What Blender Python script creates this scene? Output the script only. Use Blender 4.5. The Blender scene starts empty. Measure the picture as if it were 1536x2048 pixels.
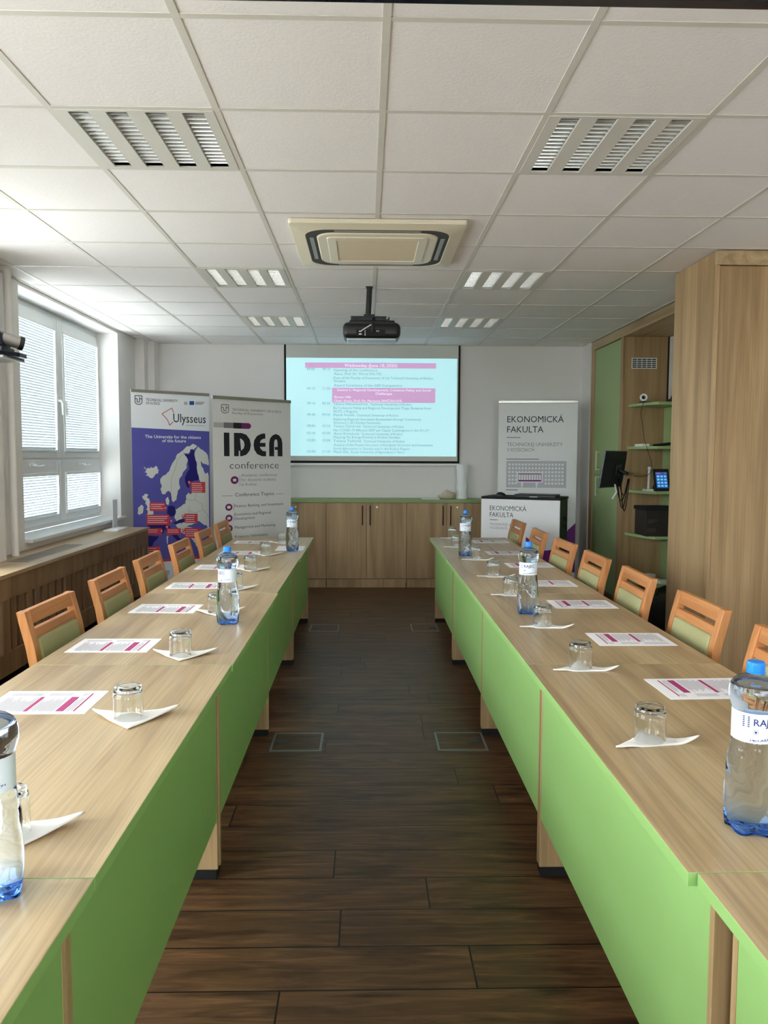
import bpy, bmesh, math, random
from mathutils import Vector, Matrix
rnd = random.Random(7)
S = bpy.context.scene
COL = S.collection

# ------------------------------------------------------------------ camera
cd = bpy.data.cameras.new('camera'); cam = bpy.data.objects.new('camera', cd); COL.objects.link(cam)
cd.sensor_fit = 'HORIZONTAL'; cd.sensor_width = 36.0; cd.lens = 36.0 * 1559.836 / 1536.0
cd.clip_start = 0.02
CR, CU, CF = Vector((0.999732, -0.022787, 0.003969)), Vector((-0.002311, 0.072347, 0.997377)), Vector((0.023015, 0.997119, -0.072275))
cam.matrix_world = Matrix(((CR.x, CU.x, -CF.x, 0), (CR.y, CU.y, -CF.y, 0), (CR.z, CU.z, -CF.z, 1.46), (0, 0, 0, 1)))
S.camera = cam
# ------------------------------------------------------------------ sky, sun, exposure
EXPOSURE = 0.22
SKY = 20.0
SUN = 6.0
wd = bpy.data.worlds.new('sky'); S.world = wd; wd.use_nodes = True
_n = wd.node_tree.nodes; bg = _n['Background']; bg.inputs[1].default_value = SKY
_tc = _n.new('ShaderNodeTexCoord'); _sp = _n.new('ShaderNodeSeparateXYZ'); _mr = _n.new('ShaderNodeMapRange'); _mx = _n.new('ShaderNodeMix'); _mx.data_type = 'RGBA'
_mr.inputs[1].default_value = -0.06; _mr.inputs[2].default_value = 0.03
_mx.inputs[6].default_value = (0.60, 0.60, 0.58, 1); _mx.inputs[7].default_value = (0.97, 0.985, 1.0, 1)      # pale ground and building fronts below, overcast sky above
for a_, b_ in ((_tc.outputs['Generated'], _sp.inputs[0]), (_sp.outputs['Z'], _mr.inputs[0]), (_mr.outputs[0], _mx.inputs[0]), (_mx.outputs[2], bg.inputs[0])): wd.node_tree.links.new(a_, b_)
sl = bpy.data.lights.new('sun', 'SUN'); sl.energy = SUN; sl.angle = 0.009; sl.color = (1.0, 0.90, 0.76)
so = bpy.data.objects.new('sun', sl); COL.objects.link(so)
so.location = (-6, 12, 8)
so.rotation_euler = Vector((1.0, -1.25, -1.25)).to_track_quat('-Z', 'Y').to_euler()
# sampling portals in the window openings (they emit nothing of their own, they only aim the sky samples)
for (px_, py_, wd_, dr_) in ((-2.83, 6.88, 2.16, (1, 0, 0)), (-2.83, 3.825, 2.15, (1, 0, 0)), (-2.83, .775, 2.15, (1, 0, 0)), (-1.025, -3.44, 1.24, (0, 1, 0)), (1.225, -3.44, 1.24, (0, 1, 0))):
    pl = bpy.data.lights.new('window_portal', 'AREA'); pl.shape = 'RECTANGLE'; pl.size = wd_; pl.size_y = 1.82; pl.energy = 1
    pl.cycles.is_portal = True
    po = bpy.data.objects.new('window_portal', pl); COL.objects.link(po)
    po.location = (px_, py_, 1.75)
    po.rotation_euler = Vector(dr_).to_track_quat('-Z', 'Z').to_euler()
vs = S.view_settings
vs.view_transform = 'Standard'; vs.look = 'None'; vs.gamma = 1.0; vs.use_curve_mapping = False; vs.exposure = EXPOSURE
S.cycles.use_denoising = True
S.cycles.max_bounces = 12; S.cycles.diffuse_bounces = 8; S.cycles.glossy_bounces = 4
S.cycles.transmission_bounces = 12; S.cycles.transparent_max_bounces = 12
S.cycles.sample_clamp_indirect = 10.0
S.cycles.caustics_refractive = True; S.cycles.caustics_reflective = False

# ------------------------------------------------------------------ materials
def lin(r, g, b):
    f = lambda c: (c / 255 / 12.92) if c / 255 <= 0.04045 else ((c / 255 + 0.055) / 1.055) ** 2.4
    return (f(r), f(g), f(b), 1.0)
MATS = {}
def mat(name, rgb, rough=0.5, metal=0.0, spec=0.5, emit=None, estr=0.0, bump=None, coat=0.0):
    m = bpy.data.materials.new(name); m.use_nodes = True
    nt = m.node_tree; p = nt.nodes['Principled BSDF']
    c = lin(*rgb)
    p.inputs['Base Color'].default_value = c; p.inputs['Roughness'].default_value = rough
    p.inputs['Metallic'].default_value = metal; p.inputs['Specular IOR Level'].default_value = spec
    p.inputs['Coat Weight'].default_value = coat
    if emit:
        p.inputs['Emission Color'].default_value = lin(*emit); p.inputs['Emission Strength'].default_value = estr
    # a little procedural variation on every surface
    tc = nt.nodes.new('ShaderNodeTexCoord'); nz = nt.nodes.new('ShaderNodeTexNoise')
    sc, st, var = bump or (40.0, 0.02, 0.03)
    nz.inputs['Scale'].default_value = sc; nz.inputs['Detail'].default_value = 4
    nt.links.new(tc.outputs['Object'], nz.inputs['Vector'])
    mx = nt.nodes.new('ShaderNodeMix'); mx.data_type = 'RGBA'
    mx.inputs[6].default_value = tuple(x * (1 - var) for x in c[:3]) + (1,); mx.inputs[7].default_value = tuple(min(1, x * (1 + var)) for x in c[:3]) + (1,)
    nt.links.new(nz.outputs['Fac'], mx.inputs[0]); nt.links.new(mx.outputs[2], p.inputs['Base Color'])
    if st:
        bp = nt.nodes.new('ShaderNodeBump'); bp.inputs['Strength'].default_value = st; bp.inputs['Distance'].default_value = 0.002
        nt.links.new(nz.outputs['Fac'], bp.inputs['Height']); nt.links.new(bp.outputs[0], p.inputs['Normal'])
    MATS[name] = m; return m

def wood(name, dark, mid, light, axis, rough=0.45, fine=0.25, stretch=0.55, across=9.0, spec=0.4):
    m = bpy.data.materials.new(name); m.use_nodes = True
    nt = m.node_tree; N = nt.nodes; L = nt.links; p = N['Principled BSDF']
    tc = N.new('ShaderNodeTexCoord'); oi = N.new('ShaderNodeObjectInfo')
    off = N.new('ShaderNodeVectorMath'); off.operation = 'SCALE'; off.inputs[0].default_value = (17.3, 9.1, 23.7)
    L.new(oi.outputs['Random'], off.inputs['Scale'])
    ad = N.new('ShaderNodeVectorMath'); ad.operation = 'ADD'
    L.new(tc.outputs['Object'], ad.inputs[0]); L.new(off.outputs[0], ad.inputs[1])
    def noise(a, b, detail, dist):
        mp = N.new('ShaderNodeMapping'); sc = [b, b, b]; sc[axis] = a; mp.inputs['Scale'].default_value = sc
        L.new(ad.outputs[0], mp.inputs['Vector'])
        n = N.new('ShaderNodeTexNoise'); n.inputs['Scale'].default_value = 1.0; n.inputs['Detail'].default_value = detail
        n.inputs['Distortion'].default_value = dist; L.new(mp.outputs[0], n.inputs['Vector']); return n
    n1 = noise(stretch, across, 5, 0.9); n2 = noise(2.2, 130.0, 3, 0.2); n3 = noise(0.5, 2.4, 2, 0.5)
    rp = N.new('ShaderNodeValToRGB'); e = rp.color_ramp.elements
    e[0].position = 0.30; e[0].color = lin(*dark); e[1].position = 0.72; e[1].color = lin(*light)
    k = e.new(0.5); k.color = lin(*mid)
    L.new(n1.outputs['Fac'], rp.inputs[0])
    mx = N.new('ShaderNodeMix'); mx.data_type = 'RGBA'; mx.blend_type = 'MULTIPLY'; mx.inputs[0].default_value = 1.0
    r2 = N.new('ShaderNodeMapRange'); r2.inputs[1].default_value = 0.3; r2.inputs[2].default_value = 0.65
    r2.inputs[3].default_value = 1 - fine; r2.inputs[4].default_value = 1.0
    L.new(n2.outputs['Fac'], r2.inputs[0]); L.new(rp.outputs[0], mx.inputs[6]); L.new(r2.outputs[0], mx.inputs[7])
    m2 = N.new('ShaderNodeMix'); m2.data_type = 'RGBA'; m2.blend_type = 'MULTIPLY'; m2.inputs[0].default_value = 1.0
    r3 = N.new('ShaderNodeMapRange'); r3.inputs[1].default_value = 0.3; r3.inputs[2].default_value = 0.7
    r3.inputs[3].default_value = 0.88; r3.inputs[4].default_value = 1.05
    L.new(n3.outputs['Fac'], r3.inputs[0]); L.new(mx.outputs[2], m2.inputs[6]); L.new(r3.outputs[0], m2.inputs[7])
    L.new(m2.outputs[2], p.inputs['Base Color'])
    p.inputs['Roughness'].default_value = rough; p.inputs['Specular IOR Level'].default_value = spec
    bp = N.new('ShaderNodeBump'); bp.inputs['Strength'].default_value = 0.06; bp.inputs['Distance'].default_value = 0.001
    L.new(n2.outputs['Fac'], bp.inputs['Height']); L.new(bp.outputs[0], p.inputs['Normal'])
    return m

def glass(name, rgb, ior, rough=0.0, base=None, z0=0.0, z1=0.05):
    m = bpy.data.materials.new(name); m.use_nodes = True
    nt = m.node_tree; N = nt.nodes; L = nt.links; N.remove(N['Principled BSDF'])
    g = N.new('ShaderNodeBsdfGlass'); g.inputs['IOR'].default_value = ior; g.inputs['Roughness'].default_value = rough
    g.inputs['Color'].default_value = (*rgb, 1)
    if base:   # thicker, bluer plastic towards the foot of the bottle
        tc = N.new('ShaderNodeTexCoord'); sp = N.new('ShaderNodeSeparateXYZ'); mr = N.new('ShaderNodeMapRange')
        mr.inputs[1].default_value = z0; mr.inputs[2].default_value = z1
        mx = N.new('ShaderNodeMix'); mx.data_type = 'RGBA'; mx.inputs[6].default_value = (*base, 1); mx.inputs[7].default_value = (*rgb, 1)
        L.new(tc.outputs['Object'], sp.inputs[0]); L.new(sp.outputs['Z'], mr.inputs[0]); L.new(mr.outputs[0], mx.inputs[0]); L.new(mx.outputs[2], g.inputs['Color'])
    L.new(g.outputs[0], N['Material Output'].inputs['Surface'])
    return m

def pane_mat(name):
    m = bpy.data.materials.new(name); m.use_nodes = True
    nt = m.node_tree; N = nt.nodes; L = nt.links; N.remove(N['Principled BSDF'])
    t = N.new('ShaderNodeBsdfTransparent'); t.inputs[0].default_value = (0.93, 0.97, 0.97, 1)
    g = N.new('ShaderNodeBsdfGlossy'); g.inputs['Roughness'].default_value = 0.02
    lw = N.new('ShaderNodeLayerWeight'); lw.inputs[0].default_value = 0.5
    pw = N.new('ShaderNodeMath'); pw.operation = 'POWER'; pw.inputs[1].default_value = 4.0; L.new(lw.outputs['Facing'], pw.inputs[0])
    f = N.new('ShaderNodeMath'); f.operation = 'MULTIPLY_ADD'; f.inputs[1].default_value = 0.9; f.inputs[2].default_value = 0.035; L.new(pw.outputs[0], f.inputs[0])
    x = N.new('ShaderNodeMixShader'); L.new(f.outputs[0], x.inputs[0]); L.new(t.outputs[0], x.inputs[1]); L.new(g.outputs[0], x.inputs[2])
    L.new(x.outputs[0], N['Material Output'].inputs['Surface'])
    return m

def slat_mat(name):
    m = bpy.data.materials.new(name); m.use_nodes = True
    nt = m.node_tree; N = nt.nodes; L = nt.links; N.remove(N['Principled BSDF'])
    d = N.new('ShaderNodeBsdfDiffuse'); d.inputs[0].default_value = (0.60, 0.66, 0.70, 1)
    t = N.new('ShaderNodeBsdfTranslucent'); t.inputs[0].default_value = (0.62, 0.76, 0.86, 1)
    x = N.new('ShaderNodeMixShader'); x.inputs[0].default_value = 0.012
    L.new(d.outputs[0], x.inputs[1]); L.new(t.outputs[0], x.inputs[2]); L.new(x.outputs[0], N['Material Output'].inputs['Surface'])
    return m

def floor_mat():
    m = bpy.data.materials.new('dark_plank_floor'); m.use_nodes = True
    nt = m.node_tree; N = nt.nodes; L = nt.links; p = N['Principled BSDF']
    tc = N.new('ShaderNodeTexCoord')
    mp = N.new('ShaderNodeMapping'); mp.inputs['Location'].default_value = (0.06, -2.2253 + 0.1895 * 20, 0)
    L.new(tc.outputs['Object'], mp.inputs['Vector'])
    br = N.new('ShaderNodeTexBrick'); br.offset = 0.0; br.offset_frequency = 2; br.squash = 1.0
    br.inputs['Scale'].default_value = 1.0; br.inputs['Mortar Size'].default_value = 0.0030; br.inputs['Mortar Smooth'].default_value = 0.3
    br.inputs['Brick Width'].default_value = 1.285; br.inputs['Row Height'].default_value = 0.1895; br.inputs['Bias'].default_value = 0.0
    br.inputs['Color1'].default_value = (0.30, 0.30, 0.30, 1); br.inputs['Color2'].default_value = (0.75, 0.75, 0.75, 1); br.inputs['Mortar'].default_value = (0, 0, 0, 1)
    sp = N.new('ShaderNodeSeparateXYZ'); L.new(mp.outputs[0], sp.inputs[0])
    dv = N.new('ShaderNodeMath'); dv.operation = 'DIVIDE'; dv.inputs[1].default_value = 0.1895; L.new(sp.outputs['Y'], dv.inputs[0])
    fl = N.new('ShaderNodeMath'); fl.operation = 'FLOOR'; L.new(dv.outputs[0], fl.inputs[0])
    wn = N.new('ShaderNodeTexWhiteNoise'); wn.noise_dimensions = '1D'; L.new(fl.outputs[0], wn.inputs['W'])
    ml = N.new('ShaderNodeMath'); ml.operation = 'MULTIPLY_ADD'; ml.inputs[1].default_value = 7.3; L.new(wn.outputs['Value'], ml.inputs[0]); L.new(sp.outputs['X'], ml.inputs[2])
    cb = N.new('ShaderNodeCombineXYZ'); L.new(ml.outputs[0], cb.inputs['X']); L.new(sp.outputs['Y'], cb.inputs['Y'])
    L.new(cb.outputs[0], br.inputs['Vector'])
    g = N.new('ShaderNodeMapping'); g.inputs['Scale'].default_value = (1.4, 16, 1)
    cmb = N.new('ShaderNodeVectorMath'); cmb.operation = 'ADD'
    s1 = N.new('ShaderNodeVectorMath'); s1.operation = 'SCALE'; s1.inputs['Scale'].default_value = 9.0
    L.new(br.outputs['Color'], s1.inputs[0]); L.new(tc.outputs['Object'], cmb.inputs[0]); L.new(s1.outputs[0], cmb.inputs[1]); L.new(cmb.outputs[0], g.inputs['Vector'])
    n = N.new('ShaderNodeTexNoise'); n.inputs['Scale'].default_value = 1.6; n.inputs['Detail'].default_value = 9; n.inputs['Roughness'].default_value = 0.62; n.inputs['Distortion'].default_value = 1.6; L.new(g.outputs[0], n.inputs['Vector'])
    g2 = N.new('ShaderNodeMapping'); g2.inputs['Scale'].default_value = (2.2, 10, 1); L.new(cmb.outputs[0], g2.inputs['Vector'])
    k = N.new('ShaderNodeTexNoise'); k.inputs['Scale'].default_value = 1.5; k.inputs['Detail'].default_value = 3; L.new(g2.outputs[0], k.inputs['Vector'])
    rp = N.new('ShaderNodeValToRGB'); e = rp.color_ramp.elements
    e[0].position = 0.28; e[0].color = lin(52, 34, 22); e[1].position = 0.72; e[1].color = lin(122, 88, 58); q = e.new(0.5); q.color = lin(88, 61, 39)
    L.new(n.outputs['Fac'], rp.inputs[0])
    r2 = N.new('ShaderNodeMapRange'); r2.inputs[1].default_value = 0.34; r2.inputs[2].default_value = 0.46; r2.inputs[3].default_value = 0.50; r2.inputs[4].default_value = 1.0
    L.new(k.outputs['Fac'], r2.inputs[0])
    m1 = N.new('ShaderNodeMix'); m1.data_type = 'RGBA'; m1.blend_type = 'MULTIPLY'; m1.inputs[0].default_value = 1
    L.new(rp.outputs[0], m1.inputs[6]); L.new(r2.outputs[0], m1.inputs[7])
    r3 = N.new('ShaderNodeMapRange'); r3.inputs[3].default_value = 0.66; r3.inputs[4].default_value = 1.18; L.new(br.outputs['Color'], r3.inputs[0])
    m2 = N.new('ShaderNodeMix'); m2.data_type = 'RGBA'; m2.blend_type = 'MULTIPLY'; m2.inputs[0].default_value = 1
    L.new(m1.outputs[2], m2.inputs[6]); L.new(r3.outputs[0], m2.inputs[7])
    m3 = N.new('ShaderNodeMix'); m3.data_type = 'RGBA'; m3.inputs[7].default_value = lin(14, 9, 6)
    L.new(br.outputs['Fac'], m3.inputs[0]); L.new(m2.outputs[2], m3.inputs[6]); L.new(m3.outputs[2], p.inputs['Base Color'])
    p.inputs['Roughness'].default_value = 0.40; p.inputs['Specular IOR Level'].default_value = 0.3
    bp = N.new('ShaderNodeBump'); bp.inputs['Strength'].default_value = 0.25; bp.inputs['Distance'].default_value = 0.001; bp.invert = True
    L.new(br.outputs['Fac'], bp.inputs['Height']); L.new(bp.outputs[0], p.inputs['Normal'])
    return m

WALL = mat('wall_paint', (231, 227, 225), 0.85, bump=(60, 0.08, 0.02))
CEIL = mat('ceiling_fleece', (240, 235, 235), 0.9, bump=(90, 0.5, 0.04))
TBAR = mat('ceiling_bar', (214, 210, 202), 0.5)
FLOOR = floor_mat()
OAK_Y = wood('oak_laminate_along_table', (160, 132, 96), (188, 162, 123), (202, 178, 139), 1, 0.36, 0.26, spec=0.45)
OAK_Z = wood('oak_laminate_upright', (158, 128, 90), (182, 150, 110), (198, 168, 126), 2, 0.5, 0.2)
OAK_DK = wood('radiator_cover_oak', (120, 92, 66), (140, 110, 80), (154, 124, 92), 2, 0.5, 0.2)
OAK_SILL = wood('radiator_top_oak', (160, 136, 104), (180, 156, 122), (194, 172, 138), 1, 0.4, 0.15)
BEECH = wood('chair_beech', (178, 114, 62), (198, 132, 78), (212, 150, 96), 2, 0.4, 0.16, 0.9, 14)
BEECH_Y = wood('chair_beech_rail', (172, 108, 58), (194, 128, 74), (208, 146, 92), 1, 0.4, 0.16, 0.9, 14)
GREEN = mat('green_laminate', (142, 180, 108), 0.42, spec=0.4, bump=(30, 0.0, 0.02))
GREEN2 = mat('green_cabinet_front', (158, 180, 126), 0.5, bump=(30, 0.0, 0.02))
GREEN_TOP = mat('green_worktop', (138, 160, 105), 0.5, bump=(30, 0.0, 0.03))
BLACK = mat('black_plastic', (22, 22, 24), 0.4)
BLACKMAT = mat('black_matt', (14, 14, 15), 0.8)
NAVY = mat('navy_black_gloss', (22, 28, 46), 0.25)
WHITE = mat('white_plastic', (232, 233, 233), 0.35)
PVC = mat('white_window_frame', (226, 229, 230), 0.3)
PAPER = mat('paper', (238, 236, 238), 0.8)
NAPKIN = mat('napkin_tissue', (250, 248, 244), 0.9, bump=(300, 0.3, 0.02))
INK = mat('grey_print', (150, 148, 160), 0.8)
MAGENTA = mat('magenta_print', (168, 40, 108), 0.7)
CREAM = mat('cream_plastic', (230, 220, 196), 0.4)
CREAM2 = mat('cream_grille', (232, 216, 186), 0.6)
DARKSLOT = mat('dark_slot', (66, 66, 64), 0.7)
GREY = mat('grey_plastic', (150, 150, 150), 0.4)
STEEL = mat('brushed_steel', (190, 188, 182), 0.3, 1.0)
MIRROR = mat('louvre_reflector', (236, 236, 234), 0.24, 0.75, bump=(20, 0.0, 0.02))
LAMPWHITE = mat('lamp_frame_white', (214, 211, 204), 0.5)
CHROME = mat('handle_chrome', (225, 223, 212), 0.3, 0.5)
BRONZE = mat('handle_bronze', (70, 58, 46), 0.35, 0.8)
FAB_L = mat('olive_seat_fabric', (166, 160, 116), 0.95, bump=(220, 0.5, 0.10))
BANNER = mat('banner_vinyl', (238, 238, 240), 0.6)
PURPLE = mat('banner_purple', (88, 84, 168), 0.6)
NAVYINK = mat('navy_ink', (22, 10, 112), 0.6)
LAND = mat('map_land', (222, 221, 212), 0.6)
REDINK = mat('red_ink', (214, 62, 70), 0.6)
DARKINK = mat('dark_ink', (26, 28, 40), 0.6)
GREYINK = mat('grey_ink', (128, 126, 134), 0.6)
PLUM = mat('plum_ink', (122, 34, 110), 0.6)
PURP2 = mat('violet_ink', (110, 18, 120), 0.6)
WHITEINK = mat('white_ink', (238, 238, 240), 0.6)
EUBLUE = mat('blue_ink', (30, 70, 160), 0.6)
MAPGREY = mat('light_grey_ink', (190, 192, 198), 0.6)
BLUECAP = mat('blue_cap', (20, 130, 235), 0.3)
LABEL = mat('bottle_label_white', (226, 234, 246), 0.4)
LABELINK = mat('bottle_label_ink', (24, 38, 120), 0.4)
SCREENFAB = mat('screen_fabric', (214, 214, 208), 0.9)
LIT = mat('projected_light', (200, 220, 224), 0.9, emit=(176, 236, 244), estr=0.62)
LITPINK = mat('projected_pink', (200, 160, 190), 0.9, emit=(198, 158, 204), estr=0.62)
LITTEXT = mat('projected_grey_text', (90, 120, 132), 0.9, emit=(104, 146, 164), estr=0.58)
LITWHITE = mat('projected_white_text', (240, 240, 250), 0.9, emit=(236, 228, 250), estr=0.7)
TABLET = mat('tablet_screen_glow', (20, 40, 90), 0.2, emit=(40, 110, 200), estr=0.5)
TABLETICON = mat('tablet_icons_glow', (120, 190, 230), 0.2, emit=(120, 190, 240), estr=0.6)
TABLETRED = mat('tablet_red_glow', (220, 70, 110), 0.2, emit=(220, 70, 110), estr=0.5)
PLASTICBAG = mat('white_film', (226, 228, 228), 0.3, bump=(30, 0.8, 0.05))
STONE = mat('beige_cloth', (190, 178, 158), 0.9, bump=(50, 0.6, 0.12))
PANE = pane_mat('window_pane_glass')
SLAT = slat_mat('blind_slat_white')
TUMBLER = glass('tumbler_glass', (0.985, 0.99, 0.985), 1.48)
WATER = glass('bottled_water', (0.88, 0.935, 1.0), 1.33, 0.0, (0.35, 0.58, 0.98), 0.0, 0.045)
PET = glass('blue_tinted_bottle', (0.84, 0.90, 0.99), 1.35)
BOARD = mat('whiteboard', (226, 222, 212), 0.3)
DKBROWN = mat('dark_brown_card', (40, 28, 26), 0.6)
SHADEGREY = mat('light_blocker_grey', (190, 188, 182), 0.8)

# ------------------------------------------------------------------ mesh builder
_fm = {}
def font_mesh(s, bold):
    key = (s, bold)
    if key not in _fm:
        c = bpy.data.curves.new('lettering_source', 'FONT'); c.body = s; c.size = 1.0; c.offset = bold; c.resolution_u = 2
        o = bpy.data.objects.new('lettering_source', c)
        me = bpy.data.meshes.new_from_object(o)
        v = [(p.co.x, p.co.y) for p in me.vertices]; f = [tuple(q.vertices) for q in me.polygons]
        bpy.data.objects.remove(o); bpy.data.curves.remove(c); bpy.data.meshes.remove(me)
        _fm[key] = (v, f)
    return _fm[key]
CAP = max(y for x, y in font_mesh('H', 0.0)[0])

class MB:
    def __init__(self): self.bm = bmesh.new(); self.mi = 0
    def m(self, i): self.mi = i; return self
    def face(self, vs):
        try:
            f = self.bm.faces.new(vs); f.material_index = self.mi; return f
        except ValueError: return None
    def hexa(self, P):
        v = [self.bm.verts.new(p) for p in P]
        for q in ((0, 3, 2, 1), (4, 5, 6, 7), (0, 1, 5, 4), (1, 2, 6, 5), (2, 3, 7, 6), (3, 0, 4, 7)): self.face([v[i] for i in q])
        return self
    def box(self, x0, x1, y0, y1, z0, z1, M=None):
        P = [(x0, y0, z0), (x1, y0, z0), (x1, y1, z0), (x0, y1, z0), (x0, y0, z1), (x1, y0, z1), (x1, y1, z1), (x0, y1, z1)]
        if M: P = [M @ Vector(p) for p in P]
        return self.hexa(P)
    def rbox(self, x0, x1, y0, y1, z0, z1, r, seg=3, M=None):
        b = bmesh.new(); bmesh.ops.create_cube(b, size=1.0)
        for v in b.verts: v.co = Vector(((x0 + x1) / 2 + v.co.x * (x1 - x0), (y0 + y1) / 2 + v.co.y * (y1 - y0), (z0 + z1) / 2 + v.co.z * (z1 - z0)))
        bmesh.ops.bevel(b, geom=b.edges[:], offset=r, segments=seg, affect='EDGES', profile=0.5)
        mp = {}
        for v in b.verts: mp[v] = self.bm.verts.new(M @ v.co if M else v.co)
        for f in b.faces: self.face([mp[v] for v in f.verts])
        b.free(); return self
    def prism(self, poly, fn0, fn1):
        a = [self.bm.verts.new(fn0(*p)) for p in poly]; b = [self.bm.verts.new(fn1(*p)) for p in poly]; n = len(poly)
        self.face(a[::-1]); self.face(b)
        for i in range(n): self.face([a[i], a[(i + 1) % n], b[(i + 1) % n], b[i]])
        return self
    def poly(self, pts): self.face([self.bm.verts.new(p) for p in pts]); return self
    def flat(self, poly, fn):                       # a concave outline filled as triangles
        from mathutils.geometry import tessellate_polygon
        v = [self.bm.verts.new(fn(*p)) for p in poly]
        for t in tessellate_polygon([[Vector((p[0], p[1], 0)) for p in poly]]): self.face([v[i] for i in t])
        return self
    def tube(self, pts, r, seg=8, caps=True):
        pts = [Vector(p) for p in pts]; rings = []
        up = None
        for i, p in enumerate(pts):
            d = (pts[min(i + 1, len(pts) - 1)] - pts[max(i - 1, 0)]).normalized()
            if up is None: up = d.orthogonal().normalized()
            up = (up - d * up.dot(d)).normalized(); w = d.cross(up)
            rr = r[i] if isinstance(r, (list, tuple)) else r
            rings.append([self.bm.verts.new(p + (up * math.cos(2 * math.pi * k / seg) + w * math.sin(2 * math.pi * k / seg)) * rr) for k in range(seg)])
        for a, b in zip(rings, rings[1:]):
            for k in range(seg): self.face([a[k], a[(k + 1) % seg], b[(k + 1) % seg], b[k]])
        if caps: self.face(rings[0][::-1]); self.face(rings[-1])
        return self
    def lathe(self, prof, seg=40, mod=None, M=None, close=False):
        rings = []
        for (r, z) in prof:
            ring = []
            if r < 1e-6:
                p = Vector((0, 0, z)); v = self.bm.verts.new(M @ p if M else p); ring = [v] * seg
            else:
                for k in range(seg):
                    t = 2 * math.pi * k / seg; rr, zz = (mod(r, z, t) if mod else (r, z))
                    p = Vector((rr * math.cos(t), rr * math.sin(t), zz)); ring.append(self.bm.verts.new(M @ p if M else p))
            rings.append(ring)
        pr = list(zip(rings, rings[1:])) + ([(rings[-1], rings[0])] if close else [])
        for a, b in pr:
            for k in range(seg):
                q = [a[k], a[(k + 1) % seg], b[(k + 1) % seg], b[k]]; u = []
                for v in q:
                    if v not in u: u.append(v)
                if len(u) > 2: self.face(u)
        return self
    def text(self, s, fn, x0, x1, yb, cap, bold=0.0, align='L', sx=None):
        # lettering laid on the surface fn(x, y); spans x0..x1 when x1 is given, else its natural width
        v, f = font_mesh(s, bold)
        if not v: return self
        a, b = min(p[0] for p in v), max(p[0] for p in v)
        ky = cap / CAP; kx = (x1 - x0) / (b - a) if x1 is not None else ky
        vs_ = [self.bm.verts.new(fn(x0 + (p[0] - a) * kx, yb + p[1] * ky)) for p in v]
        for q in f: self.face([vs_[i] for i in q])
        return self
    def build(self, name, mats, parent=None, smooth=False, bevel=0.0, world=True, angle=35, recalc=True):
        if recalc: bmesh.ops.recalc_face_normals(self.bm, faces=self.bm.faces[:])
        if parent is not None and world:
            off = Vector((0, 0, 0)); q = parent
            while q is not None: off += Vector(q.location); q = q.parent
            for v in self.bm.verts: v.co -= off
        me = bpy.data.meshes.new(name); self.bm.to_mesh(me); self.bm.free()
        for x in (mats if isinstance(mats, (list, tuple)) else [mats]): me.materials.append(x)
        if smooth:
            me.shade_smooth()
            try: me.set_sharp_from_angle(angle=math.radians(angle))
            except Exception: pass
        o = bpy.data.objects.new(name, me); COL.objects.link(o)
        if parent is not None: o.parent = parent
        if bevel:
            b = o.modifiers.new('soft_edges', 'BEVEL'); b.width = bevel; b.segments = 2; b.limit_method = 'ANGLE'; b.angle_limit = math.radians(40)
        return o

def tag(o, label=None, cat=None, group=None, kind=None):
    if label: o['label'] = label
    if cat: o['category'] = cat
    if group: o['group'] = group
    if kind: o['kind'] = kind
    return o
def thing(name, label, cat, loc=(0, 0, 0), rz=0.0, group=None):
    o = bpy.data.objects.new(name, None); COL.objects.link(o); o.location = loc; o.rotation_euler = (0, 0, rz); o.empty_display_size = 0.1
    return tag(o, label, cat, group)
def struct(name, mb, mats, parent=None, **k):
    o = mb.build(name, mats, parent, **k)
    if parent is None: o['kind'] = 'structure'
    return o
def dup(o, parent=None):
    c = o.copy(); COL.objects.link(c)
    if parent is not None: c.parent = parent; c.matrix_parent_inverse = o.matrix_parent_inverse
    for ch in list(o.children): dup(ch, c)
    return c
ORD = ['first', 'second', 'third', 'fourth', 'fifth', 'sixth', 'seventh', 'eighth', 'ninth', 'tenth']

# ================================================================== ROOM SHELL
CZ = 2.705
GX0, GY0 = 0.056, 2.321
YB = 8.92
struct('floor', MB().box(-2.9, 3.1, -3.3, 9.05, -0.06, 0.0), FLOOR)
w = MB()
for (ya, yb) in ((-3.3, -0.35), (1.90, 2.70), (4.95, 5.75), (8.0, 9.05)): w.box(-2.84, -2.5, ya, yb, -0.05, 2.95)
for (ya, yb) in ((-0.35, 1.90), (2.70, 4.95), (5.75, 8.0)):
    w.box(-2.84, -2.5, ya, yb, -0.05, 0.81); w.box(-2.84, -2.5, ya, yb, 2.672, 2.95)
struct('wall_left', w, WALL)
w = MB().box(3.0, 3.15, -3.3, 9.05, -0.05, 2.95); w.box(2.462, 3.0, 8.612, 8.93, 0, 2.72)
struct('wall_right', w, WALL)
struct('wall_back', MB().box(-2.5, 3.0, YB, 9.05, -0.05, 2.95), WALL)
w = MB().box(-2.84, 3.15, -3.45, -3.3, -0.05, 0.95).box(-2.84, 3.15, -3.45, -3.3, 2.60, 2.95)
for (xa, xb) in ((-2.84, -1.65), (-0.40, 0.60), (1.85, 3.15)): w.box(xa, xb, -3.45, -3.3, 0.95, 2.60)
struct('wall_front', w, WALL)
struct('trim_1', MB().box(-2.5, -2.385, 4.72, 5.20, 0.757, CZ), WALL)
struct('trim_2', MB().box(-2.5, -2.40, 8.58, YB, 0.0, CZ).box(-2.40, -2.33, 8.72, YB, 0.0, CZ), WALL)

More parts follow.
